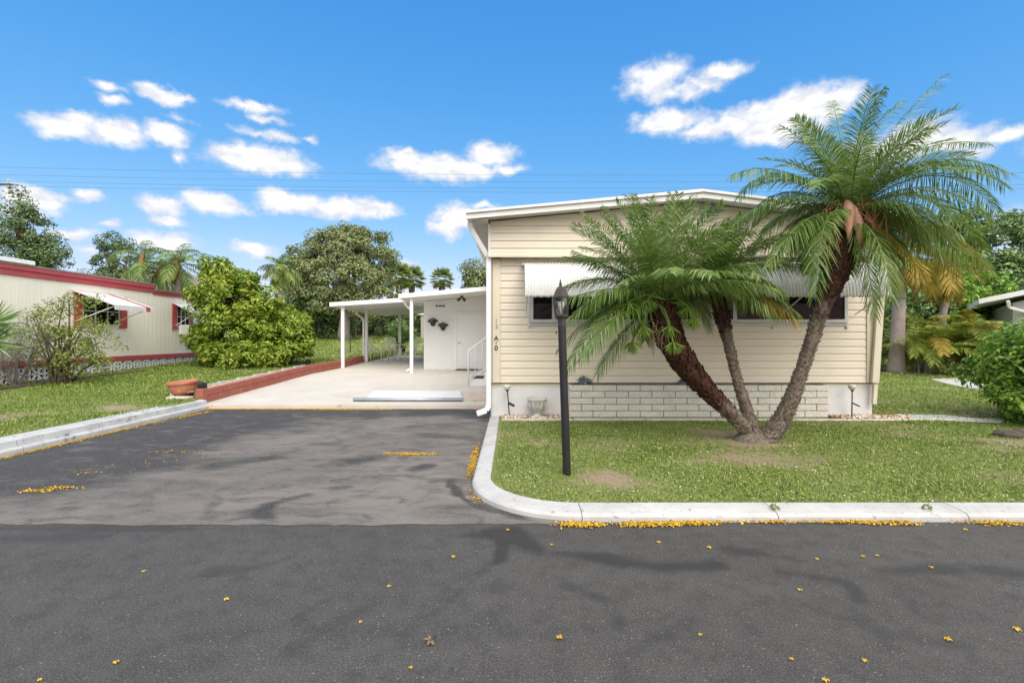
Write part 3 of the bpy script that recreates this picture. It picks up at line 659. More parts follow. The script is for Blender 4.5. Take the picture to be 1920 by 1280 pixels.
# entry steps and rail
st = thing('entry_steps', (-.8, 13, pz(13)), 'white entry steps with a slanted handrail beside the cream home', 'steps')
zp = pz(12.8)
mb = MB(); mb.box(-1.1, -.36, 12.5, 13.7, zp-.02, zp+.16); mb.box(-.72, -.36, 12.5, 13.7, zp+.16, zp+.36); mb.build('step', 'white', st, bevel=.01)
mb = MB(); y = 12.45; a = (-1.13, y, zp-.01)
mb.tube([(-1.13, y, zp-.02), (-1.13, y, zp+.90), (-.42, y, zp+1.42)], .022, 8)
for q in (.25, .5, .75, .97): mb.tube([(-1.13+.71*q, y, zp+.12+.5*q), (-1.13+.71*q, y, zp+.90+.52*q)], .012, 6)
mb.tube([(-1.13, y, zp+.12), (-.42, y, zp+.62)], .014, 6)
mb.build('handrail', 'white', st, smooth=True)
o = MB().box(-1.08, -.76, 12.6, 13.5, zp+.161, zp+.172).build('step_mat', 'darkrubber', base=(-.92, 13, zp+.16)); tag(o, 'black rubber mat on the lower entry step', 'mat')
o = MB().box(-.69, -.42, 12.6, 13.5, zp+.361, zp+.372).build('step_mat', 'darkrubber', base=(-.55, 13, zp+.36)); tag(o, 'black rubber mat on the upper entry step', 'mat')

# ramp at the patio edge
rp = thing('metal_ramp', (-2.2, 10.2, .09), 'grey metal ramp lying on the front edge of the patio', 'ramp')
mb = MB(); mb.prism([(-3.12, 10.25, .10), (-1.05, 10.25, .10), (-1.22, 11.25, .165), (-3.25, 11.25, .165)], (0, 0, .035)); mb.build('plate', 'skirt', rp, bevel=.006)
mb = MB(); mb.tube([(-3.36, 10.16, .135), (-1.03, 10.16, .135)], .04, 12); mb.build('front_tube', 'steel', rp, smooth=True)
mb = MB(); mb.box(-3.34, -1.05, 10.12, 10.25, .082, .098); mb.build('front_lip', 'darkrubber', rp)
o = MB().prism([(-1.0, 10.2, .097), (-.46, 10.2, .097), (-.46, 11.3, .142), (-1.0, 11.3, .142)], (0, 0, .03)).build('paver', 'paver', base=(-.7, 10.7, .12)); tag(o, 'weathered orange paver slab beside the metal ramp', 'paver')
o = MB().lathe([(.04, 0), (.12, .012), (.14, .03), (.10, .035), (.02, .02)], (-.62, 9.45, .004), 20).build('splash_dish', 'terracotta', base=(-.62, 9.45, 0)); tag(o, 'small terracotta dish under the white downspout', 'dish')

# ------------------------------------------------------------------ beds in front of the home
o = MB().box(-.17, 1.0, 7.96, 8.335, .02, .085).build('garden_bed', 'mulch'); tag(o, kind='structure')
o = MB().box(5.37, 6.75, 7.98, 8.335, .02, .085).build('garden_bed', 'mulch'); tag(o, kind='structure')
def stones(n, x0, x1, y0, y1, zf, r, rng):
    base = np.array([[1, 0, 0], [-.9, 0, 0], [0, 1, 0], [0, -1, 0], [0, 0, .7], [0, 0, -.7]], float)
    F8 = np.array([[0, 2, 4], [2, 1, 4], [1, 3, 4], [3, 0, 4], [2, 0, 5], [1, 2, 5], [3, 1, 5], [0, 3, 5]])
    V, Fs = [], []
    for i in range(n):
        x, y = rng.uniform(x0, x1), rng.uniform(y0, y1); s = r*rng.uniform(.5, 1.3)
        a = rng.uniform(0, 6.28); b = base*(1+rng.normal(0, .18, (6, 3)))*s
        q = np.stack([b[:, 0]*math.cos(a)-b[:, 1]*math.sin(a), b[:, 0]*math.sin(a)+b[:, 1]*math.cos(a), b[:, 2]], 1)
        V.append(q+np.array([x, y, zf(x, y)+s*.35+rng.uniform(0, r*.4)])); Fs.append(F8+6*i)
    return np.concatenate(V), np.concatenate(Fs)
rng = np.random.default_rng(8)
V, Fa = stones(900, -.16, 1.0, 7.99, 8.32, lambda x, y: .085, .026, rng); tag(link('gravel', fast_mesh('gravel', V, Fa), 'gravel'), 'orange and white pebbles around the stone urn by the home', 'gravel', kind='stuff')
V, Fa = stones(800, 5.42, 6.72, 8.0, 8.32, lambda x, y: .085, .026, rng); tag(link('gravel', fast_mesh('gravel', V, Fa), 'gravel'), 'orange pebbles under the solar light at the far right of the skirt', 'gravel', kind='stuff')
mb = MB(); x = -.17
while x < 7.2:
    L = 1.18; dz = random.uniform(-.006, .006); mb.box(x, x+L-.012, 7.86+random.uniform(-.008, .008), 7.95, .03, .112+dz); x += L
o = mb.build('garden_edging', 'edging', base=(-.1, 7.9, .05), bevel=.012); tag(o, 'long row of pale concrete edging stones between lawn and skirt', 'edging')
o = MB().prism([(6.6, 7.95, .085), (7.75, 7.6, .085), (7.95, 7.75, .085), (7.5, 8.35, .085), (6.7, 8.45, .085)], (0, 0, .02)).build('stepping_slab', 'path', base=(7.2, 8, .08), bevel=.01); tag(o, 'flat grey slab in the grass past the edging', 'slab')
ur = W(1007, 772, 8.15)
u = thing('stone_urn', (ur.x, 8.13, .088), 'small pale stone urn on pebbles beside the lamp post', 'urn')
MB().lathe([(.10, 0), (.105, .03), (.06, .05), (.055, .075), (.10, .12), (.145, .2), (.152, .29), (.17, .305), (.17, .335), (.145, .335), (.135, .28)], (ur.x, 8.13, .088), 28).build('bowl', 'stone', u, smooth=True)
mb = MB()
for k in range(12):
    a = 2*PI*k/12; mb.tube([(ur.x+.075*math.cos(a), 8.13+.075*math.sin(a), .19), (ur.x+.146*math.cos(a), 8.13+.146*math.sin(a), .28), (ur.x+.152*math.cos(a), 8.13+.152*math.sin(a), .385)], [.010, .014, .008], 5)
mb.build('fluting', 'stone', u, smooth=True)
def solar_stake(px, lean, label):
    p = W(px, 770, 8.13); x = p.x
    t = thing('solar_light', (x, 8.13, .09), label, 'garden light', 'solar stake lights along the skirt')
    top = (x+lean, 8.13, .56)
    mb = MB(); mb.tube([(x, 8.13, .03), (x+lean*.9, 8.13, .53)], .010, 8); mb.lathe([(.012, -.03), (.03, -.005), (.035, .01)], top, 16); mb.build('stake', 'bronze', t, smooth=True)
    MB().lathe([(.033, 0), (.052, .02), (.063, .05), (.06, .075), (.04, .088), (.005, .092)], top, 20).build('globe', 'globe', t, smooth=True)
    mb = MB(); q = Vector((x+lean*.5, 8.12, .34)); mb.bar(q, q+Vector((.10, -.02, -.05)), .075, .018, (.4, -.3, .85)); mb.build('solar_panel', 'navy', t, bevel=.003)
solar_stake(956, -.045, 'solar stake light left of the stone urn, slightly leaning'); solar_stake(1597, .008, 'solar stake light at the right end of the white skirt')
# silver plants on the block veneer
def silver(px, label, n, wd, ht, Yq=8.24):
    p = W(px, 719, Yq); t = thing('silver_plant', (p.x, Yq, .64), label, 'plant'); rng = np.random.default_rng(int(px))
    c = np.array([p.x, Yq, .64]); d = rdir(n, rng); d[:, 2] = np.abs(d[:, 2])
    P = c+d*np.array([wd, .05, ht])*(.35+.65*rng.random((n, 1)))*np.array([1, 1, 1])
    P[:, 2] *= 1; P[:, 0] += (P[:, 2]-.64)*-.3
    V, Fa = leaf_arrays(P, norm(d+rng.normal(size=d.shape)*.6), .05, .4, rng=rng); link('foliage', fast_mesh('foliage', V, Fa), 'greyplant', t)
    mb = MB()
    for k in range(5): mb.tube([(p.x, Yq, .62), (p.x+wd*.8*(k-2)/2, Yq, .64+ht*.6)], .004, 5)
    mb.build('stem', 'greybark', t)
silver(1099, 'silvery leafy plant on top of the pale block skirt near the lamp post', 240, .14, .16)
silver(1284, 'grey leafy plant behind the leaning palm trunk', 160, .10, .13)

# ------------------------------------------------------------------ lamp post
lx, ly = .555, 4.85; lz = float(zraw(lx, ly))
lp_ = thing('lamp_post', (lx, ly, lz), 'black lamp post with a glass lantern standing on the front lawn', 'lamp post')
MB().lathe([(.041, -.05), (.041, 1.50), (.035, 1.503), (.035, 1.58)], (lx, ly, lz), 24).build('pole', 'black', lp_, smooth=True).data.shade_flat()
o = MB().lathe([(.045, 1.5), (.047, 1.58), (0.0675, 1.585), (0.0765, 1.60), (0.0765, 1.612), (0.0648, 1.615)], (lx, ly, lz), 6, ph=PI/6).build('lantern_base', 'bronze', lp_)
mb = MB()
for k in range(6):
    a = PI/6+k*PI/3; mb.bar((lx+.0666*math.cos(a), ly+.0666*math.sin(a), lz+1.612), (lx+.0792*math.cos(a), ly+.0792*math.sin(a), lz+1.79), .012, .012, (math.cos(a), math.sin(a), 0))
mb.lathe([(0.0747, 1.782), (0.0900, 1.785), (0.0918, 1.795), (0.0495, 1.88), (.045, 1.885), (.03, 1.90), (.012, 1.905), (.018, 1.925), (.01, 1.94), (.004, 1.975)], (lx, ly, lz), 6, ph=PI/6)
cage = mb.build('lantern', 'bronze', lp_)
MB().lathe([(0.0630, 1.613), (0.0765, 1.785)], (lx, ly, lz), 6, ph=PI/6, cap=False).build('glass', 'lampglass', cage)
MB().lathe([(.014, 1.61), (.016, 1.66), (.018, 1.68), (.034, 1.715), (.03, 1.745), (.005, 1.76)], (lx, ly, lz), 16).build('bulb', 'bulb', cage, smooth=True)
MB().tube([(lx-.052, ly-.01, lz+1.44), (lx-.066, ly-.012, lz+1.44)], .012, 8).build('set_screw', 'black', lp_)
lp_.rotation_euler = (0, -.034, 0)

# ------------------------------------------------------------------ triple date palm
dx, dy = 3.23, 6.43; dz = float(zraw(dx, dy))
dp = thing('date_palm', (dx, dy, dz), 'pygmy date palm with three leaning trunks rising from the front lawn', 'palm tree')
def palmtrunk(pts, rads, tone, nb, seed):
    rng = random.Random(seed); mb = MB(); P = [Vector(p) for p in pts]
    # resample smoothly
    def cr(t):
        n = len(P)-1; i = min(int(t*n), n-1); u = t*n-i; a, b, c, d = P[max(i-1, 0)], P[i], P[i+1], P[min(i+2, n)]
        return .5*((2*b)+(c-a)*u+(2*a-5*b+4*c-d)*u*u+(3*b-a-3*c+d)*u**3)
    K = 40; pts2 = [cr(k/K) for k in range(K+1)]; rr = list(np.interp(np.linspace(0, 1, K+1), np.linspace(0, 1, len(rads)), rads))
    mb.tube(pts2, [r*(1+.05*math.sin(k*2.1+seed)) for k, r in enumerate(rr)], 14)
    tn = [float(np.interp(k/K, np.linspace(0, 1, len(tone)), tone)) for k in range(K+1)]
    T = []
    for k in range(K+1): T += [tn[k]]*14
    for i in range(nb):                  # old leaf bases
        t = (i+.5)/nb; c = cr(t); k = min(int(t*K), K-1); d = (pts2[k+1]-pts2[k]).normalized()
        q = d.orthogonal().normalized(); w = d.cross(q); a = i*2.39996+rng.uniform(-.3, .3)
        n = q*math.cos(a)+w*math.sin(a); s = d.cross(n); r = rr[k]; bt = tn[k]
        big = (.028+.030*bt)*rng.uniform(.6, 1.35)*(r/.1)**.4; out = (.012+.024*bt)*rng.uniform(.4, 1.5)
        b0 = c+n*r*.9; tip = c+n*(r+out)+d*big*1.1
        o_ = len(mb.v)
        mb.add([b0-s*big*.62-d*big*.5, b0+s*big*.62-d*big*.5, c+n*(r+out*.7)+s*big*.4+d*big*.45, tip, c+n*(r+out*.7)-s*big*.4+d*big*.45, b0+d*big*.8],
               [(0, 1, 2, 3, 4), (1, 5, 2), (2, 5, 3), (3, 5, 4), (4, 5, 0)])
        T += [bt]*6
    o = mb.build('trunk', 'palm_bark', dp)
    at = o.data.attributes.new('tone', 'FLOAT', 'POINT'); at.data.foreach_set('value', T)
    return pts2[-1]
c1 = palmtrunk([W(1424, 828, 6.42), W(1385, 788, 6.40), W(1330, 735, 6.35), W(1283, 680, 6.3), W(1250, 618, 6.25), W(1238, 565, 6.22)], [.12, .09, .112, .15, .17, .13], [.1, .3, .75, .95, 1, 1], 520, 1)
c2 = palmtrunk([W(1412, 822, 6.55), W(1402, 775, 6.58), W(1382, 710, 6.6), W(1365, 640, 6.62), W(1352, 580, 6.62), W(1347, 525, 6.62)], [.14, .08, .064, .064, .095, .09], [0, 0, .05, .3, 1, 1], 380, 2)
c3 = palmtrunk([W(1432, 830, 6.40), W(1470, 778, 6.38), W(1505, 690, 6.34), W(1537, 590, 6.3), W(1566, 505, 6.27), W(1592, 405, 6.25)], [.145, .10, .078, .085, .165, .13], [.1, .35, .05, .45, 1, 1], 620, 3)
mb = MB(); rows = [Vector((dx, dy, dz))]
mb.lathe([(.27, -.06), (.235, .01), (.19, .06), (.13, .12), (.03, .15)], (dx-.02, dy, dz), 18); rb = mb.build('root_flare', 'palm_bark', dp, smooth=True)
at = rb.data.attributes.new('tone', 'FLOAT', 'POINT')
def palmcrown(c, n, L, seed, specials=(), lo_el=-55, skip=None, nl=70, Lf=.265, front=30, arch=(40, 45), lean=None):
    rng = np.random.default_rng(seed); fr = Fronds(); c = Vector(c)
    for i in range(n):
        u = i/(n-1); az = i*2.39996+rng.normal(0, .12); el = R(84-(84-lo_el)*u**1.05+rng.normal(0, 5))
        if math.cos(az) < -.3 and el < R(front): continue
        if skip and skip(az, el): continue
        ln = L*(.8+.25*math.sin(PI*min(u+.15, 1)))*rng.uniform(.9, 1.08)
        fr.auto(c+Vector((math.sin(az), math.cos(az), 0))*.05, az, el, ln, R(arch[0]+arch[1]*min(u*1.5, 1)*rng.uniform(.8, 1.2)), nl=nl, L=Lf, w=.0135, rr=.010, vee=.30-.25*u, sag=.2+.55*u, rng=rng, lo=.10, roll=rng.normal(0, .25), lean=lean)
    for mid, tip in specials:
        fr.add(c, mid, tip, nl=nl+6, L=Lf*1.05, w=.0135, rr=.011, vee=.12, sag=.8, rng=rng, lo=.10, roll=rng.normal(0, .2))
    return fr.build('crown', 'palmleaf', dp)
palmcrown(c3, 56, 1.62, 21, [(W(1640, 280, 6.3), W(1772, 140, 6.5)), (W(1600, 250, 6.1), W(1660, 165, 5.9)), (W(1560, 285, 6.1), W(1460, 235, 5.8)), (W(1470, 280, 6.1), W(1372, 330, 5.9)), (W(1480, 330, 6.0), W(1375, 420, 5.8)),
    (W(1720, 245, 6.1), W(1890, 325, 5.9)), (W(1740, 290, 6.1), W(1865, 420, 5.9)), (W(1690, 330, 5.8), W(1800, 440, 5.5)), (W(1700, 380, 6.5), W(1850, 500, 6.6)), (W(1535, 350, 5.7), W(1530, 555, 5.55)), (W(1510, 370, 5.9), W(1440, 500, 5.7)),
    (W(1660, 420, 5.8), W(1670, 560, 5.7)), (W(1625, 440, 6.0), W(1640, 590, 6.0)), (W(1700, 240, 6.5), W(1850, 270, 6.8)), (W(1660, 300, 6.0), W(1740, 240, 5.7)), (W(1500, 430, 6.3), W(1405, 470, 6.3)),
    (W(1455, 265, 6.2), W(1385, 370, 6.1)), (W(1445, 300, 6.4), W(1378, 445, 6.4)), (W(1475, 330, 6.6), W(1395, 500, 6.7)), (W(1740, 235, 6.4), W(1885, 350, 6.5)), (W(1765, 255, 6.2), W(1872, 400, 6.2)), (W(1745, 300, 6.5), W(1845, 470, 6.6)), (W(1725, 340, 6.0), W(1810, 500, 5.9)), (W(1700, 340, 5.7), W(1765, 480, 5.5)),
    (W(1580, 250, 6.6), W(1560, 190, 6.9)), (W(1620, 240, 6.6), W(1690, 190, 7.0)), (W(1530, 280, 6.6), W(1490, 220, 6.9)), (W(1655, 270, 6.8), W(1750, 245, 7.2))], lo_el=-8, front=40, arch=(50, 58), Lf=.29)
palmcrown(c1, 58, 1.36, 22, [(W(1150, 540, 5.95), W(1062, 690, 5.7)), (W(1165, 560, 5.8), W(1090, 670, 5.5)), (W(1150, 500, 6.0), W(1055, 610, 5.8)), (W(1170, 520, 6.0), W(1062, 560, 5.8)), (W(1160, 470, 6.1), W(1092, 395, 6.0)), (W(1215, 450, 6.0), W(1190, 365, 5.8)), (W(1245, 440, 6.2), W(1255, 360, 6.2)), (W(1290, 470, 6.2), W(1330, 375, 6.3)),
    (W(1330, 500, 5.9), W(1450, 540, 5.6)), (W(1320, 470, 6.0), W(1420, 430, 5.8)), (W(1175, 600, 6.1), W(1120, 700, 6.0)), (W(1310, 500, 5.9), W(1420, 545, 5.7)), (W(1140, 540, 6.3), W(1045, 655, 6.4)), (W(1150, 500, 6.3), W(1075, 470, 6.4)), (W(1190, 440, 6.3), W(1130, 385, 6.4)), (W(1280, 440, 6.4), W(1300, 365, 6.6)), (W(1330, 490, 6.1), W(1440, 490, 6.0)), (W(1330, 520, 6.2), W(1465, 575, 6.2)), (W(1310, 450, 6.4), W(1390, 400, 6.5))], lo_el=4, front=34, arch=(26, 48), lean=(-.17, -.05, .06))
palmcrown(c2, 26, 1.08, 23, [(W(1410, 510, 6.3), W(1500, 590, 6.2)), (W(1420, 480, 6.3), W(1520, 500, 6.2)), (W(1370, 470, 6.2), W(1390, 400, 6.0)), (W(1420, 540, 6.1), W(1455, 590, 6.1)), (W(1400, 500, 6.2), W(1470, 545, 6.0)), (W(1310, 500, 6.4), W(1260, 520, 6.3))], lo_el=8, front=40, lean=(.15, 0, 0))
od = Fronds(); rng = np.random.default_rng(77)
for cc, mid, tip in ((c3, W(1700, 400, 6.3), W(1800, 515, 6.4)), (c3, W(1740, 370, 6.5), W(1853, 505, 6.7)), (c3, W(1690, 430, 6.0), W(1745, 545, 6.0)), (c3, W(1660, 380, 6.6), W(1770, 500, 6.9)), (c2, W(1420, 530, 6.2), W(1495, 600, 6.1))):
    od.add(cc, mid, tip, nl=80, L=.27, w=.0115, rr=.010, vee=.05, sag=1.0, rng=rng)
od.build('old_frond', 'oldfrond', dp)
# seed stalks, dry sheaths
mb = MB(); rng = np.random.default_rng(4); SV, SF, so = [], [], 0
for px, py, Yq in ((1180, 565, 5.9), (1215, 560, 5.95), (1257, 610, 5.92), (1262, 640, 5.9), (1185, 640, 6.0), (1205, 610, 5.9), (1290, 575, 6.0), (1300, 595, 6.0)):
    q = W(px, py, Yq); b = Vector(c1)+Vector((rng.uniform(-.1, .1), -.1, 0)); mb.tube([b, b.lerp(q, .6)+Vector((0, 0, .08)), q], [.012, .011, .009], 6)
    a = rng.uniform(0, 2*PI, 60); th = rng.uniform(.1, 1.15, 60)
    d = np.stack([np.sin(th)*np.cos(a), np.sin(th)*np.sin(a), -np.cos(th)], 1)
    V, Fa = leaf_arrays(np.array(q)+d*.085, np.cross(d, rng.normal(size=d.shape)), .19, .1, .02, rng=rng, U=d); link('seed_cluster', fast_mesh('seed_cluster', V, Fa), 'palmleaf2', dp)
mb.build('seed_stalk', 'palmleaf2', dp)
mb = MB()
def strap(a, b, c, w):
    a, b, c = Vector(a), Vector(b), Vector(c); L_ = []
    for t in np.linspace(0, 1, 8):
        p = a*(1-t)**2+b*2*t*(1-t)+c*t*t; ww = w*math.sin(PI*(.12+.85*t)); L_.append([p+Vector((-ww, 0, 0)), p+Vector((0, -ww*.5, 0)), p+Vector((ww, 0, 0))])
    mb.sheet(L_)
strap(W(1588, 375, 6.1), W(1596, 390, 6.02), W(1590, 450, 6.05), .075); strap(W(1600, 385, 6.1), W(1618, 420, 6.0), W(1608, 470, 6.1), .06)
mb.build('dry_sheath', 'drybract', dp, smooth=True, solid=.006)
mb = MB(); rr_ = random.Random(3)
for k in range(46):
    s0 = 1 if k % 3 else -1
    a = W(1590+s0*rr_.uniform(6, 40), rr_.uniform(375, 405), 6.12); b = a+Vector((s0*rr_.uniform(.02, .2), rr_.uniform(-.15, .05), rr_.uniform(-.25, .02))); c = a+Vector((s0*rr_.uniform(-.02, .25), rr_.uniform(-.1, .1), rr_.uniform(-.62, -.25)))
    mb.tube([a, b, c], [.006, .006, .003], 4)
mb.build('dry_fibre', 'orangebract', dp)
mb = MB(); rr_ = random.Random(5)
for k in range(40):
    a = Vector(c1)+Vector((rr_.uniform(-.16, .16), rr_.uniform(-.16, -.02), rr_.uniform(-.45, -.15))); mb.tube([a, a+Vector((rr_.uniform(-.04, .04), -.03, -.1)), a+Vector((rr_.uniform(-.06, .06), -.03, rr_.uniform(-.3, -.15)))], [.005, .004, .002], 4)
mb.build('dead_thread', 'brownleaf', dp)

# ------------------------------------------------------------------ carport, patio cover, shed
def roof_z(x): return 2.60+(x+6.6)*.062
cp = thing('carport', (-6.27, 17.8, pz(17.8)), 'white flat roofed carport on slim posts over the patio furniture', 'carport')
mb = MB(); mb.hexa([(-6.58, 17.62, roof_z(-6.58)), (-3.2, 17.62, roof_z(-3.2)), (-6.58, 25.5, roof_z(-6.58)), (-3.2, 25.5, roof_z(-3.2)), (-6.58, 17.62, roof_z(-6.58)+.10), (-3.2, 17.62, roof_z(-3.2)+.10), (-6.58, 25.5, roof_z(-6.58)+.10), (-3.2, 25.5, roof_z(-3.2)+.10)])
cr_ = mb.build('roof', 'white', cp)
mb = MB(); mb.hexa([(-6.68, 17.55, roof_z(-6.58)-.03), (-3.22, 17.55, roof_z(-3.2)-.03), (-6.68, 17.615, roof_z(-6.58)-.03), (-3.22, 17.615, roof_z(-3.2)-.03), (-6.68, 17.55, roof_z(-6.58)+.12), (-3.22, 17.55, roof_z(-3.2)+.12), (-6.68, 17.615, roof_z(-6.58)+.12), (-3.22, 17.615, roof_z(-3.2)+.12)])
mb.box(-6.70, -6.585, 17.62, 25.5, roof_z(-6.6)-.04, roof_z(-6.6)+.11); mb.build('fascia', 'white', cr_, bevel=.01)
mb = MB()
for k in range(22): mb.box(-6.55+.15*k, -6.53+.15*k, 17.7, 25.4, roof_z(-6.55+.15*k)-.018, roof_z(-6.55+.15*k)+.004)
mb.build('ceiling_rib', 'shed', cr_)
for x, y in ((-6.27, 17.8), (-6.28, 20.7), (-5.9, 25.2)):
    MB().box(x-.055, x+.055, y-.055, y+.055, pz(y)-.01, roof_z(x)).build('post', 'white' if y < 25 else 'cage', cp, bevel=.006)
mb = MB(); flatpipe(mb, [(-6.64, 20.4, 2.6), (-6.6, 20.45, 2.42), (-6.38, 20.62, 2.22)], .07, .06); flatpipe(mb, [(-6.38, 20.62, 2.26), (-6.38, 20.62, .5)], .07, .06); mb.build('downspout', 'white', cp, bevel=.01)
pc = thing('patio_cover', (-3.22, 15.3, pz(15.3)), 'white sloping patio cover with one front post beside the cream home', 'patio cover')
def cover_z(x): return 2.70+(x+3.55)*.085
mb = MB(); mb.hexa([(-3.5, 15.28, cover_z(-3.5)), (HX0-.01, 15.28, cover_z(HX0)), (-3.5, 25, cover_z(-3.5)), (HX0-.01, 25, cover_z(HX0)), (-3.5, 15.28, cover_z(-3.5)+.09), (HX0-.01, 15.28, cover_z(HX0)+.09), (-3.5, 25, cover_z(-3.5)+.09), (HX0-.01, 25, cover_z(HX0)+.09)])
r2 = mb.build('roof', 'shed', pc)
mb = MB(); mb.hexa([(-3.6, 15.2, cover_z(-3.6)-.02), (HX0-.01, 15.2, cover_z(HX0)-.02), (-3.6, 15.275, cover_z(-3.6)-.02), (HX0-.01, 15.275, cover_z(HX0)-.02), (-3.6, 15.2, cover_z(-3.6)+.12), (HX0-.01, 15.2, cover_z(HX0)+.12), (-3.6, 15.275, cover_z(-3.6)+.12), (HX0-.01, 15.275, cover_z(HX0)+.12)])
mb.box(-3.62, -3.51, 15.28, 25, cover_z(-3.6)-.03, cover_z(-3.6)+.11); mb.build('fascia', 'white', r2, bevel=.01)
MB().box(-3.27, -3.17, 15.35, 15.45, pz(15.4)-.01, cover_z(-3.22)).build('post', 'white', pc, bevel=.006)
mb = MB(); flatpipe(mb, [(-3.58, 15.9, 2.66), (-3.52, 15.95, 2.5), (-3.36, 16.0, 2.36)], .075, .06); flatpipe(mb, [(-3.36, 16.0, 2.4), (-3.36, 16.0, pz(16)+.08)], .075, .06); flatpipe(mb, [(-3.36, 16.0, pz(16)+.11), (-3.52, 15.95, pz(16)+.03)], .075, .06); mb.build('downspout', 'white', pc, bevel=.01)
sy = 17.1; sz = pz(sy); sx0 = -3.14
sh = thing('shed', (sx0, sy, sz), 'white panelled storage shed under the patio cover', 'shed')
mb = MB(); mb.prism([(sx0, sy, sz-.03), (HX0-.02, sy, sz-.03), (HX0-.02, sy, cover_z(HX0)-.01), (sx0, sy, cover_z(sx0)-.01)], (0, 5, 0)); mb.build('wall', 'shed', sh)
mb = MB()
for k in range(24):
    x = sx0+.02+k*.052
    if x < -2.02: mb.box(x, x+.035, sy-.008, sy-.0005, sz+.02, cover_z(x)-.45)
mb.build('panelling', 'shed', sh)
dx0, dx1 = W(857, 0, sy).x, -.62
d = MB().box(dx0, dx1, sy-.022, sy-.002, sz+.03, sz+1.97).build('door', 'shed', sh, bevel=.004)
mb = MB(); mb.box(dx0-.07, dx0-.004, sy-.034, sy-.002, sz, sz+2.04); mb.box(dx1+.004, dx1+.07, sy-.034, sy-.002, sz, sz+2.04); mb.box(dx0-.004, dx1+.004, sy-.034, sy-.002, sz+1.974, sz+2.04); mb.build('door_frame', 'white', sh, bevel=.004)
MB().lathe([(.03, 0), (.035, .03), (.02, .05)], (dx0+.08, sy-.07, sz+.93), 12).build('handle', 'steel', d)
o = MB().box(dx0, dx0+.75, sy-.55, sy-.06, sz+.004, sz+.018).build('door_mat', 'darkrubber', base=(dx0+.4, sy-.3, sz)); tag(o, 'dark door mat in front of the shed door', 'mat')
def wallplant(px, py, label):
    p = W(px, py, sy-.06); t = thing('wall_planter', p, label, 'planter', 'basket planters on the shed wall'); rng = np.random.default_rng(int(px))
    MB().lathe([(.03, -.16), (.07, -.13), (.10, -.04), (.115, 0), (.10, .004)], p, 14).build('basket', 'bronze', t, smooth=True)
    MB().tube([p+Vector((-.1, 0, 0)), p+Vector((0, .02, .16)), p+Vector((.1, 0, 0))], .006, 6).build('hanger', 'bronze', t)
    d_ = rdir(120, rng); d_[:, 2] = np.abs(d_[:, 2])*.8; V, Fa = leaf_arrays(np.array(p)+d_*np.array([.17, .06, .13]), norm(d_+rng.normal(size=d_.shape)*.5), .075, .55, rng=rng)
    link('foliage', fast_mesh('foliage', V, Fa), M['brownbark'] if False else 'darkleaf', t)
wallplant(811.5, 603, 'small dark basket planter on the shed wall, upper left one'); wallplant(830.5, 611, 'small dark basket planter on the shed wall, lower and nearer the door')
mb = MB()
for k in range(3): q = W(819+k*6.5, 573.5, sy-.015); mb.lathe([(.03, -.025), (.045, 0), (.03, .025)], q, 10); 
mb.tube([W(817, 573.5, sy-.012), W(834, 573.5, sy-.012)], .008, 6)
o = mb.build('wall_ornament', 'bronze', base=W(825, 573, sy)); tag(o, 'row of three dark ornaments high on the shed wall', 'ornament')
q = W(866, 556, 16.4); q.z = cover_z(q.x)
fl = thing('flood_light', q, 'dark twin headed flood light under the patio cover', 'light')
mb = MB(); mb.lathe([(.06, 0), (.05, -.03), (.02, -.05)], q, 12)
mb.build('mount', 'bronze', fl)
for s in (-1, 1):
    MB().tube([q+Vector((s*.02, -.02, -.04)), q+Vector((s*.06, -.08, -.10)), q+Vector((s*.11, -.16, -.15))], [.015, .04, .055], 10).build('lamp_head', 'bronze', fl)
q = Vector((-.56, 16.0, 2.25)); wl = thing('wall_light', q, 'white globe wall light on the side of the cream home near the shed', 'light')
MB().lathe([(.03, -.1), (.085, -.06), (.10, 0), (.085, .06), (.03, .1)], q, 16).build('globe', 'white', wl, smooth=True)
mb = MB(); mb.lathe([(.03, .1), (.05, .115), (.05, .13), (.01, .15)], q, 12); mb.box(-.56, HX0, 15.97, 16.03, 2.365, 2.395); mb.build('bracket', 'bronze', wl)

# red block wall and its gravel strip
mb = MB(); rr_ = random.Random(9); wx = -6.34
for row in range(2):
    y = 10.0-(.2 if row else 0)
    while y < 20.9:
        a, b = max(y, 10.0), min(y+.39, 20.9)
        if b-a > .05: 
            z0 = float(np.interp(a, [9.9, 10, 15, 18, 20.7], [.075, .08, .28, .30, .375])); z1 = float(np.interp(b, [9.9, 10, 15, 18, 20.7], [.075, .08, .28, .30, .375])); h0, h1 = row*.145, row*.145+.14
            xx = wx+rr_.uniform(-.006, .006)-row*.015
            mb.hexa([(xx-.14, a, z0+h0-.03*(row == 0)), (xx, a, z0+h0-.03*(row == 0)), (xx-.14, b-.008, z1+h0-.03*(row == 0)), (xx, b-.008, z1+h0-.03*(row == 0)), (xx-.14, a, z0+h1), (xx, a, z0+h1), (xx-.14, b-.008, z1+h1), (xx, b-.008, z1+h1)])
        y += .4
mb.box(wx-.15, wx+.004, 9.83, 9.995, .0, .385)
o = mb.build('block_wall', 'redbrick', base=(wx, 10, .08), bevel=.012); tag(o, 'low red painted block wall along the left side of the patio', 'wall')
mb = MB(); mb.box(wx-.2, wx-.145, 9.86, 9.99, .0, .39); 
mb.sheet([[(wx-.66, y, zraw(-7, y)+.07), (wx-.135, y, pz(y)+.235)] for y in (9.9, 12, 14, 16)]); tag(mb.build('gravel_bed', 'mulch'), kind='structure')
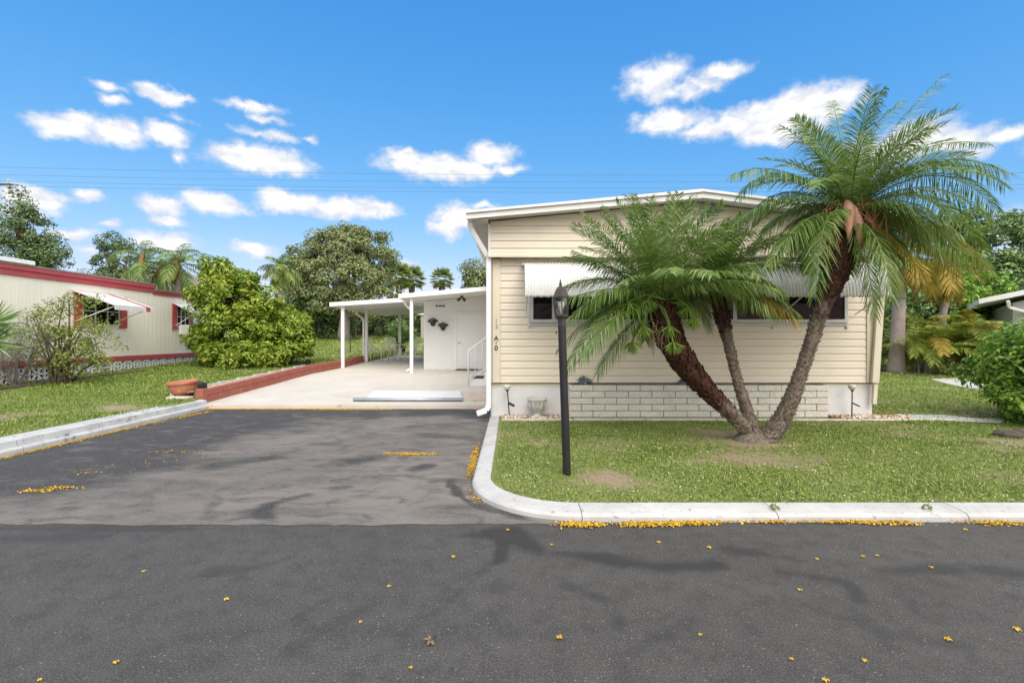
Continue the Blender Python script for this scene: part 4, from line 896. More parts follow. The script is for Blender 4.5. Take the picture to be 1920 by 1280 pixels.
V, Fa = stones(2600, wx-.62, wx-.15, 9.95, 15.6, lambda x, y: (zraw(-7, y)+.07)+((pz(y)+.235)-(zraw(-7, y)+.07))*(x-wx+.66)/.525-.005, .03, np.random.default_rng(2)); tag(link('gravel', fast_mesh('gravel', V, Fa), 'tangravel'), 'tan gravel strip behind the low red block wall', 'gravel', kind='stuff')
mb = MB(); y = 9.95
while y < 15.8:
    z = float(zraw(-7.1, y+.4)); mb.box(wx-.76, wx-.665, y, y+.79, z-.05, z+.13); y += .8
o = mb.build('garden_edging', 'kerb', base=(wx-.7, 10, .2), bevel=.01); tag(o, 'white edging strip between left lawn and gravel', 'edging')

# terracotta bowl, black garden light, paver, small lights
tb = Vector((-6.92, 10.15, .195))
o = MB().lathe([(.16, 0), (.22, .03), (.285, .10), (.315, .2), (.315, .24), (.34, .25), (.345, .30), (.32, .305), (.30, .26), (.27, .2)], tb, 36).build('terracotta_bowl', 'terracotta', base=tb, smooth=True); tag(o, 'wide terracotta bowl planter at the corner of the left lawn', 'planter'); o.rotation_euler = (R(2), R(-5), .3); o.scale = (.86, .86, 1.1)
o = MB().box(-7.02, -6.56, 9.72, 9.93, .12, .235).build('paver', 'edging', base=(-6.8, 9.8, .15), bevel=.012); tag(o, 'pale concrete paver in front of the terracotta bowl', 'paver'); 
q = Vector((-6.52, 10.05, .19)); t = thing('spotlight', q, 'black garden spotlight between terracotta bowl and red wall', 'garden light')
mb = MB(); mb.prism([q+Vector((-.07, 0, 0)), q+Vector((.07, 0, 0)), q+Vector((.09, 0, .30)), q+Vector((-.05, 0, .32))], (0, .1, 0)); mb.build('body', 'black', t, bevel=.02)
mb = MB(); mb.box(q.x-.03, q.x+.08, q.y-.07, q.y-.002, q.z+.2, q.z+.31); mb.build('visor', 'black', t, bevel=.02)
MB().lathe([(.022, 0), (.028, .012), (.012, .02)], q+Vector((.01, -.025, .14)), 12).build('knob', 'steel', t)
q = Vector((-7.05, 16.6, float(zraw(-7.05, 16.6)))); t = thing('path_light', q, 'small black path light at the end of the white edging', 'garden light')
MB().lathe([(.02, -.05), (.02, .10), (.07, .11), (.08, .2), (.09, .24), (.05, .26)], q, 12).build('lantern', 'black', t)
MB().lathe([(.07, .26), (.09, .275), (.03, .31)], q, 12).build('cap', 'black', t)
q = Vector((-9.1, 27, float(zraw(-9.1, 27)))); o = MB().tube([q+Vector((0, 0, -.1)), q+Vector((0, 0, .86))], .025, 6).build('iron_stake', 'black', base=q); tag(o, 'thin black iron stake in the rear lawn', 'stake')

# patio furniture
py_ = 21.5; z0 = pz(py_)
tx = W(737, 0, py_).x
t = thing('patio_table', (tx, py_, z0), 'round cream patio table under the carport', 'table')
MB().lathe([(.02, .70), (.60, .70), (.62, .715), (.61, .735), (.02, .735)], (tx, py_, z0), 32).build('tabletop', 'cage', t)
for k in range(4):
    a = PI/4+k*PI/2; c, s = math.cos(a), math.sin(a)
    MB().tube([(tx+.42*c, py_+.42*s, z0), (tx+.24*c, py_+.24*s, z0+.25), (tx+.2*c, py_+.2*s, z0+.45), (tx+.4*c, py_+.4*s, z0+.70)], .017, 6).build('leg', 'cage', t, smooth=True)
o = MB().lathe([(.05, 0), (.10, .03), (.13, .08), (.12, .085), (.09, .04), (.03, .015)], (tx+.18, py_+.1, z0+.735), 16).build('bowl', 'steel', base=(tx+.18, py_+.1, z0+.735)); tag(o, 'blue grey bowl on the round patio table', 'bowl')
CG = 'cream slatted chairs around the patio table'
c0 = thing('patio_chair', (0, 0, 0), 'cream slatted patio chair left of the round table, seen from its side', 'chair', CG)
for s in (-1, 1):
    MB().tube([(s*.28, -.30, 0), (s*.28, -.26, .3), (s*.28, -.2, .55), (s*.28, -.05, .63), (s*.28, .22, .60)], .016, 6).build('armrest', 'cage', c0, smooth=True)
    MB().tube([(s*.27, .34, 0), (s*.27, .2, .3), (s*.26, .22, .42)], .016, 6).build('leg', 'cage', c0, smooth=True)
mb = MB()
for k in range(7): mb.box(-.26, .26, -.26+k*.075, -.205+k*.075, .415, .425)
mb.build('seat', 'cage', c0)
mb = MB()
for s in (-1, 1): mb.tube([(s*.26, .2, .40), (s*.26, .30, .7), (s*.25, .42, 1.02)], .016, 6)
for k in range(6): mb.bar((-.25, .235+k*.035, .50+k*.098), (.25, .235+k*.035, .50+k*.098), .012, .06, (0, .3, 1))
mb.build('backrest', 'cage', c0)
for i, (x, y, a, lb) in enumerate(((tx-.85, 21.2, 52, None), (tx-.45, 22.5, 5, 'cream slatted patio chair behind the round table, its back toward the rear lawn'), (tx+.78, 21.1, -55, 'cream slatted patio chair at the right of the table behind the white post'), (tx+1.15, 22.4, -40, 'cream slatted patio chair farthest from the red wall, next to the shed'))):
    c = c0 if i == 0 else copy_tree(c0)
    if lb: c['label'] = lb
    c.location = (x, y, pz(y)); c.rotation_euler = (0, 0, R(a))
q = Vector((W(752, 0, 26.7).x, 26.7, .55)); t = thing('potted_plant', q, 'large leafy green potted plant behind the patio table', 'plant')
MB().lathe([(.2, 0), (.26, .35), (.28, .42), (.25, .42)], q, 20).build('pot', 'black', t)
rng = np.random.default_rng(12); V_, F_, o_ = [], [], 0; mb = MB()
for k in range(60):
    az, sp = rng.uniform(0, 2*PI), rng.uniform(.1, .85); top = np.array([q.x+.95*sp*math.sin(az), q.y+.6*sp*math.cos(az), q.z+rng.uniform(1.0, 2.1)*(1-.35*sp)]); b = np.array([q.x, q.y, q.z+.4])
    mb.tube([b, b*.4+top*.6+np.array([0, 0, .1]), top], .008, 5); n = 26; tt = rng.uniform(.35, 1.05, n)[:, None]; U = norm((top-b)/np.linalg.norm(top-b)*.6+rng.normal(size=(n, 3))*.6)
    V, Fa = leaf_arrays(b+(top-b)*tt+U*.1, np.cross(U, rng.normal(size=(n, 3))), .27, .24, .05, rng=rng, U=U); V_.append(V); F_.append(Fa+o_); o_ += len(V)
link('foliage', fast_mesh('foliage', np.concatenate(V_), np.concatenate(F_)), 'plantleaf', t); mb.build('stem', 'plantleaf', t)

# ------------------------------------------------------------------ neighbour's home, left
NX = -12.8
nb = thing('mobile_home', (NX, 12, .25), 'beige mobile home with faded red trim bands across the left lawn', 'house')
MB().box(NX-5, NX, 9.0, 19.7, .7, 3.1).build('wall', 'nbwall', nb)
mb = MB(); y = 9.0
while y < 19.65: mb.box(NX+.0005, NX+.004, y, y+.03, .84, 3.02); y += .2
mb.build('wall_rib', 'nbwall', nb)
mb = MB(); mb.box(NX-.02, NX+.05, 9, 17.1, 3.03, 3.18); mb.box(NX-.02, NX+.085, 9, 17.1, 3.183, 3.30); mb.box(NX-.02, NX+.04, 17.103, 19.75, 2.97, 3.06); mb.box(NX-.02, NX+.07, 17.103, 19.75, 3.063, 3.13); mb.build('fascia', 'pinkred', nb, bevel=.008)
MB().box(NX-.02, NX+.03, 9, 19.72, .68, .835).build('base_band', 'pinkred', nb, bevel=.006)
mb = MB(); mb.box(NX-5.1, NX+.10, 9, 17.15, 3.303, 3.345); mb.box(NX-5.1, NX+.085, 17.16, 19.8, 3.133, 3.17); nr = mb.build('roof', 'shingle', nb)
MB().box(NX-1.6, NX+.14, 9.2, 12.75, 3.35, 3.46).build('roof_panel', 'white', nr, bevel=.01)
def nwin(y0, y1, z0, z1, shut):
    w = MB().box(NX+.001, NX+.02, y0, y1, z0, z1).build('window', 'glass', nb)
    m = MB(); m.box(NX+.014, NX+.04, y0, y1, z1-.05, z1); m.box(NX+.014, NX+.04, y0, y1, z0, z0+.05)
    for q in np.linspace(y0, y1, 4): m.box(NX+.014, NX+.038, q-.02, q+.02, z0+.05, z1-.05)
    m.box(NX+.014, NX+.034, y0, y1, (z0+z1)/2-.015, (z0+z1)/2+.015); m.build('frame', 'windowframe', w)
    for a, b in shut: MB().box(NX+.013, NX+.05, a, b, z0-.06, z1+.06).build('shutter', 'pinkred', nb, bevel=.006)
nwin(14.28, 15.6, 1.8, 2.70, ((14.0, 14.27), (15.61, 15.92))); nwin(18.3, 19.0, 1.8, 2.66, ((18.05, 18.29), (19.01, 19.2)))
def nawn(y0, y1, zt_, zb, out, stripes):
    mb = MB(); n = 9; rows = [[], []]
    for k in range(n):
        a, b = y0+(y1-y0)*k/n, y0+(y1-y0)*(k+1)/n
        if k in stripes: continue
        mb.hexa([(NX+.02, a, zt_), (NX+out, a, zb), (NX+.02, b-.012, zt_), (NX+out, b-.012, zb), (NX+.02, a, zt_+.02), (NX+out, a, zb+.02), (NX+.02, b-.012, zt_+.02), (NX+out, b-.012, zb+.02)])
        mb.box(NX+out, NX+out+.012, a, b-.012, zb-.12, zb+.022)
    aw = mb.build('awning', 'awning', nb)
    mb = MB()
    for k in stripes:
        a, b = y0+(y1-y0)*k/n, y0+(y1-y0)*(k+1)/n
        mb.hexa([(NX+.02, a, zt_), (NX+out, a, zb), (NX+.02, b-.012, zt_), (NX+out, b-.012, zb), (NX+.02, a, zt_+.02), (NX+out, a, zb+.02), (NX+.02, b-.012, zt_+.02), (NX+out, b-.012, zb+.02)]); mb.box(NX+out, NX+out+.012, a, b-.012, zb-.12, zb+.022)
    mb.build('stripe', 'pinkred', aw)
    for y in (y0+.1, y1-.1): MB().tube([(NX+.03, y, zb-.45), (NX+out-.05, y, zb)], .014, 6).build('brace', 'white', aw)
nawn(13.95, 15.5, 2.80, 2.37, 1.25, (7,)); nawn(18.1, 19.1, 2.72, 2.33, .8, ())
mb = MB(); mb.box(NX+.02, NX+.42, 18.4, 18.95, 1.55, 1.92)
ac = mb.build('air_conditioner', 'white', nb, bevel=.02); mb = MB()
for k in range(7): mb.box(NX+.15, NX+.40, 18.392, 18.399, 1.6+k*.042, 1.618+k*.042); 
mb.build('grille', 'windowframe', ac)
MB().box(NX-.25, NX-.1, 9, 19.7, .1, .69).build('dark_backing', 'navy', nb)  # near-black slab painted as the shade behind the open blocks
mb = MB(); y = 9.05
while y < 19.5:
    gz0 = float(zraw(NX, y))-.03; gz1 = .675; c = y+.2; zc = (gz0+gz1)/2; q = NX-.03
    mb.box(q-.04, q+.03, y, y+.022, gz0, gz1)
    for a, b in (((y+.03, gz0), (y+.39, gz1)), ((y+.03, gz1), (y+.39, gz0))): mb.bar((q, a[0], a[1]), (q, b[0], b[1]), .05, .034, (1, 0, 0))
    for s in (-1, 1):
        mb.bar((q, c+s*.02, gz1 if s > 0 else gz0), (q, c+s*.085, zc+s*(gz1-gz0)*.20), .05, .03, (1, 0, 0)); mb.bar((q, c-s*.02, gz1 if s > 0 else gz0), (q, c-s*.085, zc+s*(gz1-gz0)*.20), .05, .03, (1, 0, 0))
    mb.bar((q, y+.05, gz1-.016), (q, y+.39, gz1-.016), .05, .03, (1, 0, 0)); mb.bar((q, y+.05, zc), (q, y+.14, zc), .05, .03, (1, 0, 0)); mb.bar((q, y+.27, zc), (q, y+.37, zc), .05, .03, (1, 0, 0))
    y += .41
mb.build('breeze_blocks', 'white', nb)
o = MB().sheet([[(NX-.1, y, zraw(NX, y)+.012), (NX+.95+.1*math.sin(y*2), y, zraw(NX, y)+.012)] for y in np.arange(9, 15.2, .4)]).build('mulch_bed', 'mulch'); tag(o, kind='structure')
mb = MB(); y = 9
while y < 15: z = float(zraw(NX, y)); mb.box(NX+.95, NX+1.06, y, y+.56, z-.03, z+.07+random.uniform(-.01, .01)); y += .6
o = mb.build('bed_edging', 'darkstone', base=(NX+1, 12, .25), bevel=.02); tag(o, 'dark edging stones along the flower bed by the beige home', 'edging')
# shingled roof behind
g = W(315, 560, 30)
nh = thing('cottage', (-21.5, 30, 1), 'brown shingled cottage roof rising behind the beige mobile home', 'house')
MB().box(-25, -18.6, 28, 36, .6, 4.0).build('wall', 'nbwall', nh)
mb = MB(); mb.add([(-25.6, 27.5, 3.9), (-18.2, 27.5, 3.9), (-18.2, 36.5, 3.9), (-25.6, 36.5, 3.9), (-22.0, 30, 5.75), (-22.0, 34, 5.75)], [(0, 1, 4), (1, 2, 5, 4), (2, 3, 5), (3, 0, 4, 5), (3, 2, 1, 0)]); mb.build('roof', 'shingle', nh)

# ------------------------------------------------------------------ right neighbour
rh = thing('house', (19.35, 19.9, .3), 'grey house with a white gable roof edge behind the bright hedge', 'house')
mb = MB(); mb.prism([(20.4, 20.5, .2), (30, 20.5, .2), (30, 20.5, 2.85), (25.2, 20.5, 3.9), (20.4, 20.5, 2.85)], (0, 9, 0)); mb.build('wall', 'greywall', rh)
mb = MB()
for a, b in (((19.35, 2.83), (25.2, 4.2)), ((25.2, 4.2), (31, 2.83))):
    mb.hexa([(a[0], 19.9, a[1]), (b[0], 19.9, b[1]), (a[0], 30, a[1]), (b[0], 30, b[1]), (a[0], 19.9, a[1]+.2), (b[0], 19.9, b[1]+.2), (a[0], 30, a[1]+.2), (b[0], 30, b[1]+.2)])
mb.build('roof', 'white', rh)
mb = MB(); flatpipe(mb, [(20.2, 19.95, 2.92), (20.25, 20.1, 2.66), (20.9, 20.4, 2.42), (21.5, 20.42, 2.36)], .11, .1); mb.build('downspout', 'white', rh, bevel=.02)
mb = MB(); mb.box(20.75, 21.6, 20.44, 20.49, 1.3, 2.2); w_ = mb.build('window', 'windowframe', rh); MB().box(20.82, 21.53, 20.425, 20.438, 1.37, 2.13).build('pane', 'glass', w_)
rh.rotation_euler = (0, 0, R(-40))
pa = [W(1745, 710, 14.4), W(1800, 709, 14.8), W(1850, 712, 14.6), W(1850, 733, 11.8), W(1815, 724, 12.2), W(1775, 715, 13.2)]
mb = MB(); vs = [(p.x, p.y, float(zraw(p.x, p.y))+.03) for p in pa]; mb.prism(vs, (0, 0, -.06)); tag(mb.build('path', 'path'), kind='structure')

# ------------------------------------------------------------------ plants, right
def hedge_bush(name, label, cat, base, ells, n, r, per, leaf, mat, seed, asp=.5, stems=6, up=.6):
    t = tree(name, label, cat, base, ells, n, r, per, leaf, mat, 'brownbark', .0, base, seed=seed, asp=asp, up=up, shell=.45)
    rr_ = random.Random(seed); mb = MB(); b = Vector(base)
    for k in range(stems):
        e = rr_.choice(ells); q = Vector(e[:3])+Vector((rr_.uniform(-.5, .5)*e[3], rr_.uniform(-.5, .5)*e[4], 0)); s = b+Vector((rr_.uniform(-.3, .3), rr_.uniform(-.2, .2), -.05)); mb.tube([s, s.lerp(q, .5)+Vector((0, 0, .1)), q], [.03, .022, .01], 6)
    mb.build('stem', 'brownbark', t); return t
hedge_bush('bush', 'bright green rounded bush at the right edge of the lawn', 'bush', (8.95, 7.9, .08), [(9.0, 7.9, .85, 1.3, 1.0, .62), (8.75, 7.8, 1.28, .85, .8, .42), (9.3, 8.0, 1.35, 1.0, .9, .45), (8.4, 7.6, .75, .7, .7, .45), (8.6, 7.4, .55, 1.0, .6, .4)], 270, .25, 90, .08, 'hedgeleaf', 31, .6, 14)
mb = MB(); rr_ = random.Random(4)
for k in range(9):
    x = 6.9+k*.34; mb.lathe([(.02, -.03), (.16, 0), (.17, .05), (.12, .09), (.02, .1)], (x, 6.85-.05*abs(k-3)+rr_.uniform(-.04, .04), .06), 7, ph=rr_.random())
o = mb.build('bed_edging', 'darkstone', base=(8, 6.8, .06)); tag(o, 'dark rough stones edging the bright green bush', 'edging')
# royal palm and slim palm
b = W(1680, 698, 17); b.z = float(zraw(b.x, b.y)); 
rpm = thing('royal_palm', b, 'tall palm with a smooth grey trunk right of the cream home', 'palm tree', 'palms beyond the right lawn')
t1 = W(1686, 560, 17); t2 = W(1690, 478, 17)
MB().tube([b-Vector((0, 0, .1)), b+Vector((0, 0, .15)), b.lerp(t1, .3), b.lerp(t1, .7), t1], [.30, .26, .225, .20, .19], 18).build('trunk', 'royalbark', rpm, smooth=True)
MB().tube([t1-Vector((0, 0, .02)), t1+Vector((0, 0, .1)), t1.lerp(t2, .5), t2], [.20, .185, .15, .09], 16).build('crownshaft', 'crownshaft', rpm, smooth=True)
def pinnate(c, n, L, seed, mat, parent, hi=75, lo=-40, nl=45, Lf=.5, w=.04, name='crown', droop=60, az0=0):
    rng = np.random.default_rng(seed); fr = Fronds()
    for i in range(n):
        u = i/max(n-1, 1); fr.auto(c, az0+i*2.39996+rng.normal(0, .15), R(hi-(hi-lo)*u+rng.normal(0, 5)), L*rng.uniform(.85, 1.1), R(droop*rng.uniform(.8, 1.25)), nl=nl, L=Lf, w=w, rr=.025, vee=.12, sag=.6, rng=rng, lo=.12)
    return fr.build(name, mat, parent)
pinnate(t2, 13, 2.3, 41, 'palmleaf2', rpm, 75, 0); pinnate(t2, 7, 1.7, 42, 'oldfrond', rpm, 0, -40, name='old_frond', az0=.8)
b = W(1768, 690, 19); b.z = float(zraw(b.x, b.y)); top = W(1764, 490, 19)
sp_ = thing('slim_palm', b, 'slim palm with a curved grey trunk and orange drooping fronds', 'palm tree', 'palms beyond the right lawn')
MB().tube([b-Vector((0, 0, .1)), b.lerp(top, .3)+Vector((.0, 0, 0)), W(1768, 590, 19), W(1778, 545, 19), W(1774, 510, 19), top], [.14, .13, .12, .125, .13, .12], 12).build('trunk', 'royalbark', sp_, smooth=True)
pinnate(top, 10, 2.0, 43, 'palmleaf2', sp_, 70, -5); pinnate(top+Vector((0, 0, -.1)), 11, 1.75, 44, 'oldfrond', sp_, 10, -60, name='old_frond')
def areca(x, y, n, L, seed, label):
    z = float(zraw(x, y)); t = thing('areca_palm', (x, y, z), label, 'palm', 'areca palm clumps by the path'); rng = np.random.default_rng(seed); fr = Fronds(); od = Fronds(); mb = MB()
    for i in range(n):
        az = rng.uniform(0, 2*PI); rr = rng.uniform(0, .55); p = Vector((x+rr*math.sin(az), y+rr*math.cos(az), z+rng.uniform(.1, .9)))
        mb.tube([(p.x, p.y, z-.05), p], .022, 6)
        (od if rng.random() < .1 else fr).auto(p, az+rng.normal(0, .4), R(rng.uniform(25, 80)), L*rng.uniform(.75, 1.1), R(rng.uniform(55, 105)), nl=38, L=.42, w=.032, rr=.014, vee=.2, sag=.5, rng=rng)
    mb.build('stem', 'crownshaft', t); fr.build('crown', 'areca', t)
    if od.V: od.build('dry_frond', 'oldfrond', t)
areca(14.6, 16.8, 52, 2.7, 51, 'yellow green areca palm clump beside the smooth grey palm trunk'); areca(16.3, 17.0, 52, 2.7, 52, 'yellow green areca palm clump nearest the grey house'); areca(15.4, 18.4, 36, 3.0, 53, 'taller areca palm clump behind the other two by the path')
hedge_bush('shrub', 'low variegated shrub at the foot of the areca palms', 'shrub', (14.4, 15.9, .2), [(14.5, 15.9, .45, .5, .4, .3), (15.6, 16.2, .4, .6, .4, .28)], 50, .16, 40, .10, 'shrubleaf', 32, .3)
mb = MB(); x = 13.2
while x < 17: mb.box(x, x+.52, 16.05+.02*math.sin(x*5), 16.2, .1, .25+.015*math.sin(x*9)); x += .55
o = mb.build('bed_edging', 'darkstone', base=(15, 16, .2), bevel=.02); tag(o, 'dark edging stones in front of the areca palms', 'edging')
tree('broadleaf_tree', 'tall leafy tree behind the grey house at the right', 'tree', (31, 30, .5), [E(1880, 470, 30, 62, 72), E(1900, 540, 30, 75, 60), E(1830, 520, 30, 60, 60), E(1790, 440, 30, 45, 50), E(1950, 480, 30, 60, 60)], 210, .75, 95, .26, 'darkleaf', 'greybark', .28, (30.5, 30, 5.5), 16, seed=61, group='trees behind the right lawn')
tree('broadleaf_tree', 'dark leafy tree between the cream home and the grey palm trunk', 'tree', (19.5, 26, .45), [E(1665, 590, 26, 45, 75), E(1720, 560, 26, 60, 60), E(1640, 640, 26, 40, 35), E(1600, 560, 26, 50, 60)], 130, .6, 90, .22, 'darkleaf', 'brownbark', .2, (19.8, 26, 3), 12, seed=62, group='trees behind the right lawn')
tree('broadleaf_tree', 'leafy tree with a dark slanted branch behind the slim curved palm', 'tree', (22.5, 26, .45), [E(1760, 545, 26, 60, 48), E(1800, 590, 26, 55, 45), E(1840, 560, 26, 45, 45), E(1750, 620, 26, 70, 40)], 130, .6, 90, .22, 'hedgeleaf', 'brownbark', .22, (22.8, 26, 4), 12, seed=63, group='trees behind the right lawn')
tree('broadleaf_tree', 'tree rising over the white house roof at the photo edge', 'tree', (36, 36, .6), [E(1900, 430, 36, 40, 40), E(1960, 500, 36, 60, 90), E(1700, 480, 36, 60, 80), E(1620, 560, 36, 70, 60)], 120, .9, 80, .3, 'darkleaf', 'brownbark', .3, (34, 36, 5), 10, seed=64, group='trees behind the right lawn') if False else None

# ------------------------------------------------------------------ plants, left
hedge_bush('umbrella_bush', 'big yellow green umbrella bush at the end of the beige mobile home', 'bush', (-9.4, 17.8, .42),
    [E(470, 625, 17.8, 100, 52), E(445, 570, 17.8, 78, 50), E(525, 612, 17.6, 52, 44), E(405, 540, 18, 38, 50), E(428, 510, 17.8, 26, 28), E(560, 640, 17.5, 24, 34), E(480, 662, 17.3, 98, 22), E(385, 640, 17.6, 22, 36), E(395, 500, 18, 14, 14), E(468, 540, 17.6, 24, 26), E(505, 585, 17.6, 36, 34)], 340, .33, 105, .165, 'bushleaf', 33, .42, 16, .7)
sb = W(115, 716, 12.4)
hedge_bush('sparse_shrub', 'sparse airy shrub in the bed against the beige home', 'shrub', (sb.x, 12.4, .26), [E(120, 610, 12.4, 85, 45, dy=.7), E(95, 650, 12.3, 78, 40, dy=.6), E(165, 640, 12.4, 60, 45, dy=.6), E(60, 600, 12.4, 45, 30, dy=.5), E(140, 565, 12.4, 50, 14, dy=.4), E(150, 680, 12.2, 50, 20, dy=.5)], 185, .21, 30, .07, 'shrubleaf', 34, .45, 30, .4)
sb = W(28, 716, 11.9); t = thing('bare_shrub', (sb.x, 11.9, .26), 'nearly leafless pale shrub beside the yucca', 'shrub'); mb = MB(); rr_ = random.Random(8); tips = []
for k in range(26):
    q = Vector((sb.x+rr_.uniform(-.55, .55), 11.9+rr_.uniform(-.4, .4), .26+rr_.uniform(.5, 1.15))); b0 = Vector((sb.x+rr_.uniform(-.06, .06), 11.9, .2)); mb.tube([b0, b0.lerp(q, .5)+Vector((0, 0, -.08)), q], [.018, .011, .005], 5); tips.append(q)
    for j in range(3): e = q+Vector((rr_.uniform(-.2, .2), rr_.uniform(-.15, .15), rr_.uniform(-.05, .25))); mb.tube([b0.lerp(q, .7), e], [.006, .003], 4); tips.append(e)
mb.build('stem', 'greybark', t); rng = np.random.default_rng(3); P = np.repeat(np.array([tuple(q) for q in tips]), 6, 0)+rng.normal(0, .05, (len(tips)*6, 3)); V, Fa = leaf_arrays(P, rdir(len(P), rng), .05, .4, rng=rng); link('foliage', fast_mesh('foliage', V, Fa), 'greyplant', t)
yq = W(-22, 640, 10.8); t = thing('yucca', (yq.x, 10.8, .23), 'spiky green yucca at the left edge of the photo', 'plant'); rng = np.random.default_rng(6)
MB().tube([(yq.x, 10.8, .15), (yq.x, 10.8, 1.2), (yq.x+.05, 10.8, 1.5)], [.07, .06, .05], 8).build('trunk', 'brownbark', t)
V_, F_, o_ = [], [], 0
for cz, n in ((1.75, 110), (1.35, 70)):
    d = rdir(n, rng); d[:, 2] = d[:, 2]*.7+.25; d = norm(d); V, Fa = leaf_arrays(np.array([yq.x+.05, 10.8, cz])+d*.33, np.cross(d, rng.normal(size=d.shape)), .62, .07, .02, rng=rng, U=d); V_.append(V); F_.append(Fa+o_); o_ += len(V)
link('crown', fast_mesh('crown', np.concatenate(V_), np.concatenate(F_)), 'plantleaf', t)
# trees behind
TG = 'trees standing behind the homes on the left'
tree('cedar_tree', 'pointed dark cedar tree at the far left behind the beige home', 'tree', (-30.5, 30, .8), [E(38, 375, 30, 14, 26), E(40, 410, 30, 34, 25), E(35, 440, 30, 52, 28), E(70, 465, 30, 42, 30), E(20, 480, 30, 60, 30), E(90, 480, 30, 28, 22), E(30, 510, 30, 70, 25)], 150, .55, 80, .22, 'pineleaf', 'brownbark', .28, (-30.6, 30, 9.5), 14, asp=.35, seed=71, group=TG)
tree('cedar_tree', 'dark irregular tree with open gaps between its branches', 'tree', (-25.5, 31, .8), [E(205, 455, 31, 20, 17), E(195, 485, 31, 22, 18), E(236, 462, 31, 17, 13), E(228, 495, 31, 22, 14), E(185, 515, 31, 28, 14), E(245, 500, 31, 14, 16), E(215, 520, 31, 40, 14)], 80, .36, 75, .17, 'pineleaf', 'brownbark', .22, (-25.8, 31, 6.5), 12, asp=.35, seed=72, group=TG)
def queen(px, py, Yq, label, seed, n=15, L=2.3, mat='palmleaf', pod=True):
    top = W(px, py, Yq); b = Vector((top.x-.2, Yq, float(zraw(top.x, Yq)))); t = thing('queen_palm', b, label, 'palm tree', 'palms behind the beige home')
    MB().tube([b, b.lerp(top, .5)+Vector((.1, 0, 0)), top], [.2, .16, .13], 12).build('trunk', 'greybark', t, smooth=True)
    pinnate(top, n, L, seed, mat, t, 80, -25, 42, .55, .035, droop=80)
    MB().tube([top+Vector((.05, -.25, -.5)), top+Vector((0, -.22, 0)), top+Vector((.0, -.12, .55))], [.09, .13, .03], 10).build('dry_bract', 'orangebract', t, smooth=True)
    if pod: MB().lathe([(.03, -.3), (.2, -.2), (.26, 0), (.2, .2), (.03, .28)], top+Vector((-.2, -.3, -.55)), 14).build('seed_pod', 'seedhead', t, smooth=True)
queen(270, 492, 25, 'drooping queen palm over the roof nearest the open branched tree', 73, pod=False); queen(335, 498, 25, 'queen palm with a yellow seed pod beside the umbrella bush', 74)
queen(303, 512, 26.5, 'shorter queen palm between two taller ones over the roof', 79, 12, 1.6, pod=False)
top = W(528, 505, 27); b = Vector((top.x, 27, .6)); t = thing('cabbage_palm', b, 'palm with a bushy head rising behind the umbrella bush', 'palm tree', 'fan palms in the distance')
MB().tube([b, b.lerp(top, .5), top], [.2, .17, .16], 12).build('trunk', 'greybark', t); pinnate(top, 26, 1.45, 75, 'sabal', t, 85, -45, 30, .5, .04, droop=70)
tree('live_oak', 'broad grey green oak tree behind the carport', 'tree', (-13.2, 38, 1.2), [E(640, 470, 38, 60, 42), E(690, 460, 38, 42, 28), E(590, 490, 38, 48, 36), E(705, 500, 38, 44, 34), E(640, 520, 38, 90, 40), E(600, 560, 38, 60, 36), E(690, 565, 38, 60, 34), E(655, 440, 38, 34, 16), E(560, 480, 38, 22, 22), E(725, 475, 38, 20, 12)], 340, .62, 135, .20, 'oakleaf', 'greybark', .45, (-13.0, 38, 6), 24, seed=76, group=TG)
tree('broadleaf_tree', 'dark shade tree between the umbrella bush and the oak trunk', 'tree', (-16, 40, 1.4), [E(595, 590, 40, 40, 32), E(630, 600, 40, 30, 26), E(570, 560, 40, 30, 40)], 90, .7, 80, .26, 'darkleaf', 'brownbark', .25, (-16, 40, 4), 8, seed=77, group=TG)
tree('broadleaf_tree', 'small leafy tree showing above the patio cover beside the eave', 'tree', (-3.1, 34, 1.1), [E(888, 510, 34, 24, 24), E(905, 530, 34, 30, 26), E(880, 550, 34, 26, 22)], 70, .55, 80, .2, 'oakleaf', 'greybark', .18, (-3, 34, 4.5), 8, seed=78, group=TG)
def fanpalm(px, py, Yq, label, seed, r=1.5):
    top = W(px, py, Yq); b = Vector((top.x, Yq, float(zraw(top.x, Yq)))); t = thing('cabbage_palm', b, label, 'palm tree', 'fan palms in the distance')
    MB().tube([b, b.lerp(top, .6), top-Vector((0, 0, .9)), top], [.24, .2, .34, .22], 12).build('trunk', 'brownbark', t)
    rng = np.random.default_rng(seed); Vs, Fs, oo = [], [], 0
    for i in range(34):
        az = i*2.39996; el = R(80-125*i/33); h = np.array([math.sin(az)*math.cos(el), math.cos(az)*math.cos(el), math.sin(el)]); c = np.array(top)+h*r*.5; n = 22
        s = norm(np.cross(h, [0, 0, 1.001])); a = np.linspace(-1.25, 1.25, n)[:, None]; U = norm(h*np.cos(a)+s*np.sin(a)+np.array([0, 0, -.22]))
        V, Fa = leaf_arrays(c+U*r*.3, norm(np.cross(U, np.cross(h, s)+rng.normal(0, .2, (n, 3)))), r*.62, .12, .02, rng=rng, U=U); Vs.append(V); Fs.append(Fa+oo); oo += len(V)
    link('crown', fast_mesh('crown', np.concatenate(Vs), np.concatenate(Fs)), 'sabal', t)
fanpalm(748, 520, 46, 'distant fan palm nearest the oak, over the low carport roof', 81); fanpalm(772, 523, 50, 'distant fan palm beside the join of the two white roofs', 82, 1.5); fanpalm(829, 524, 48, 'distant fan palm standing alone over the patio cover', 83, 1.25)
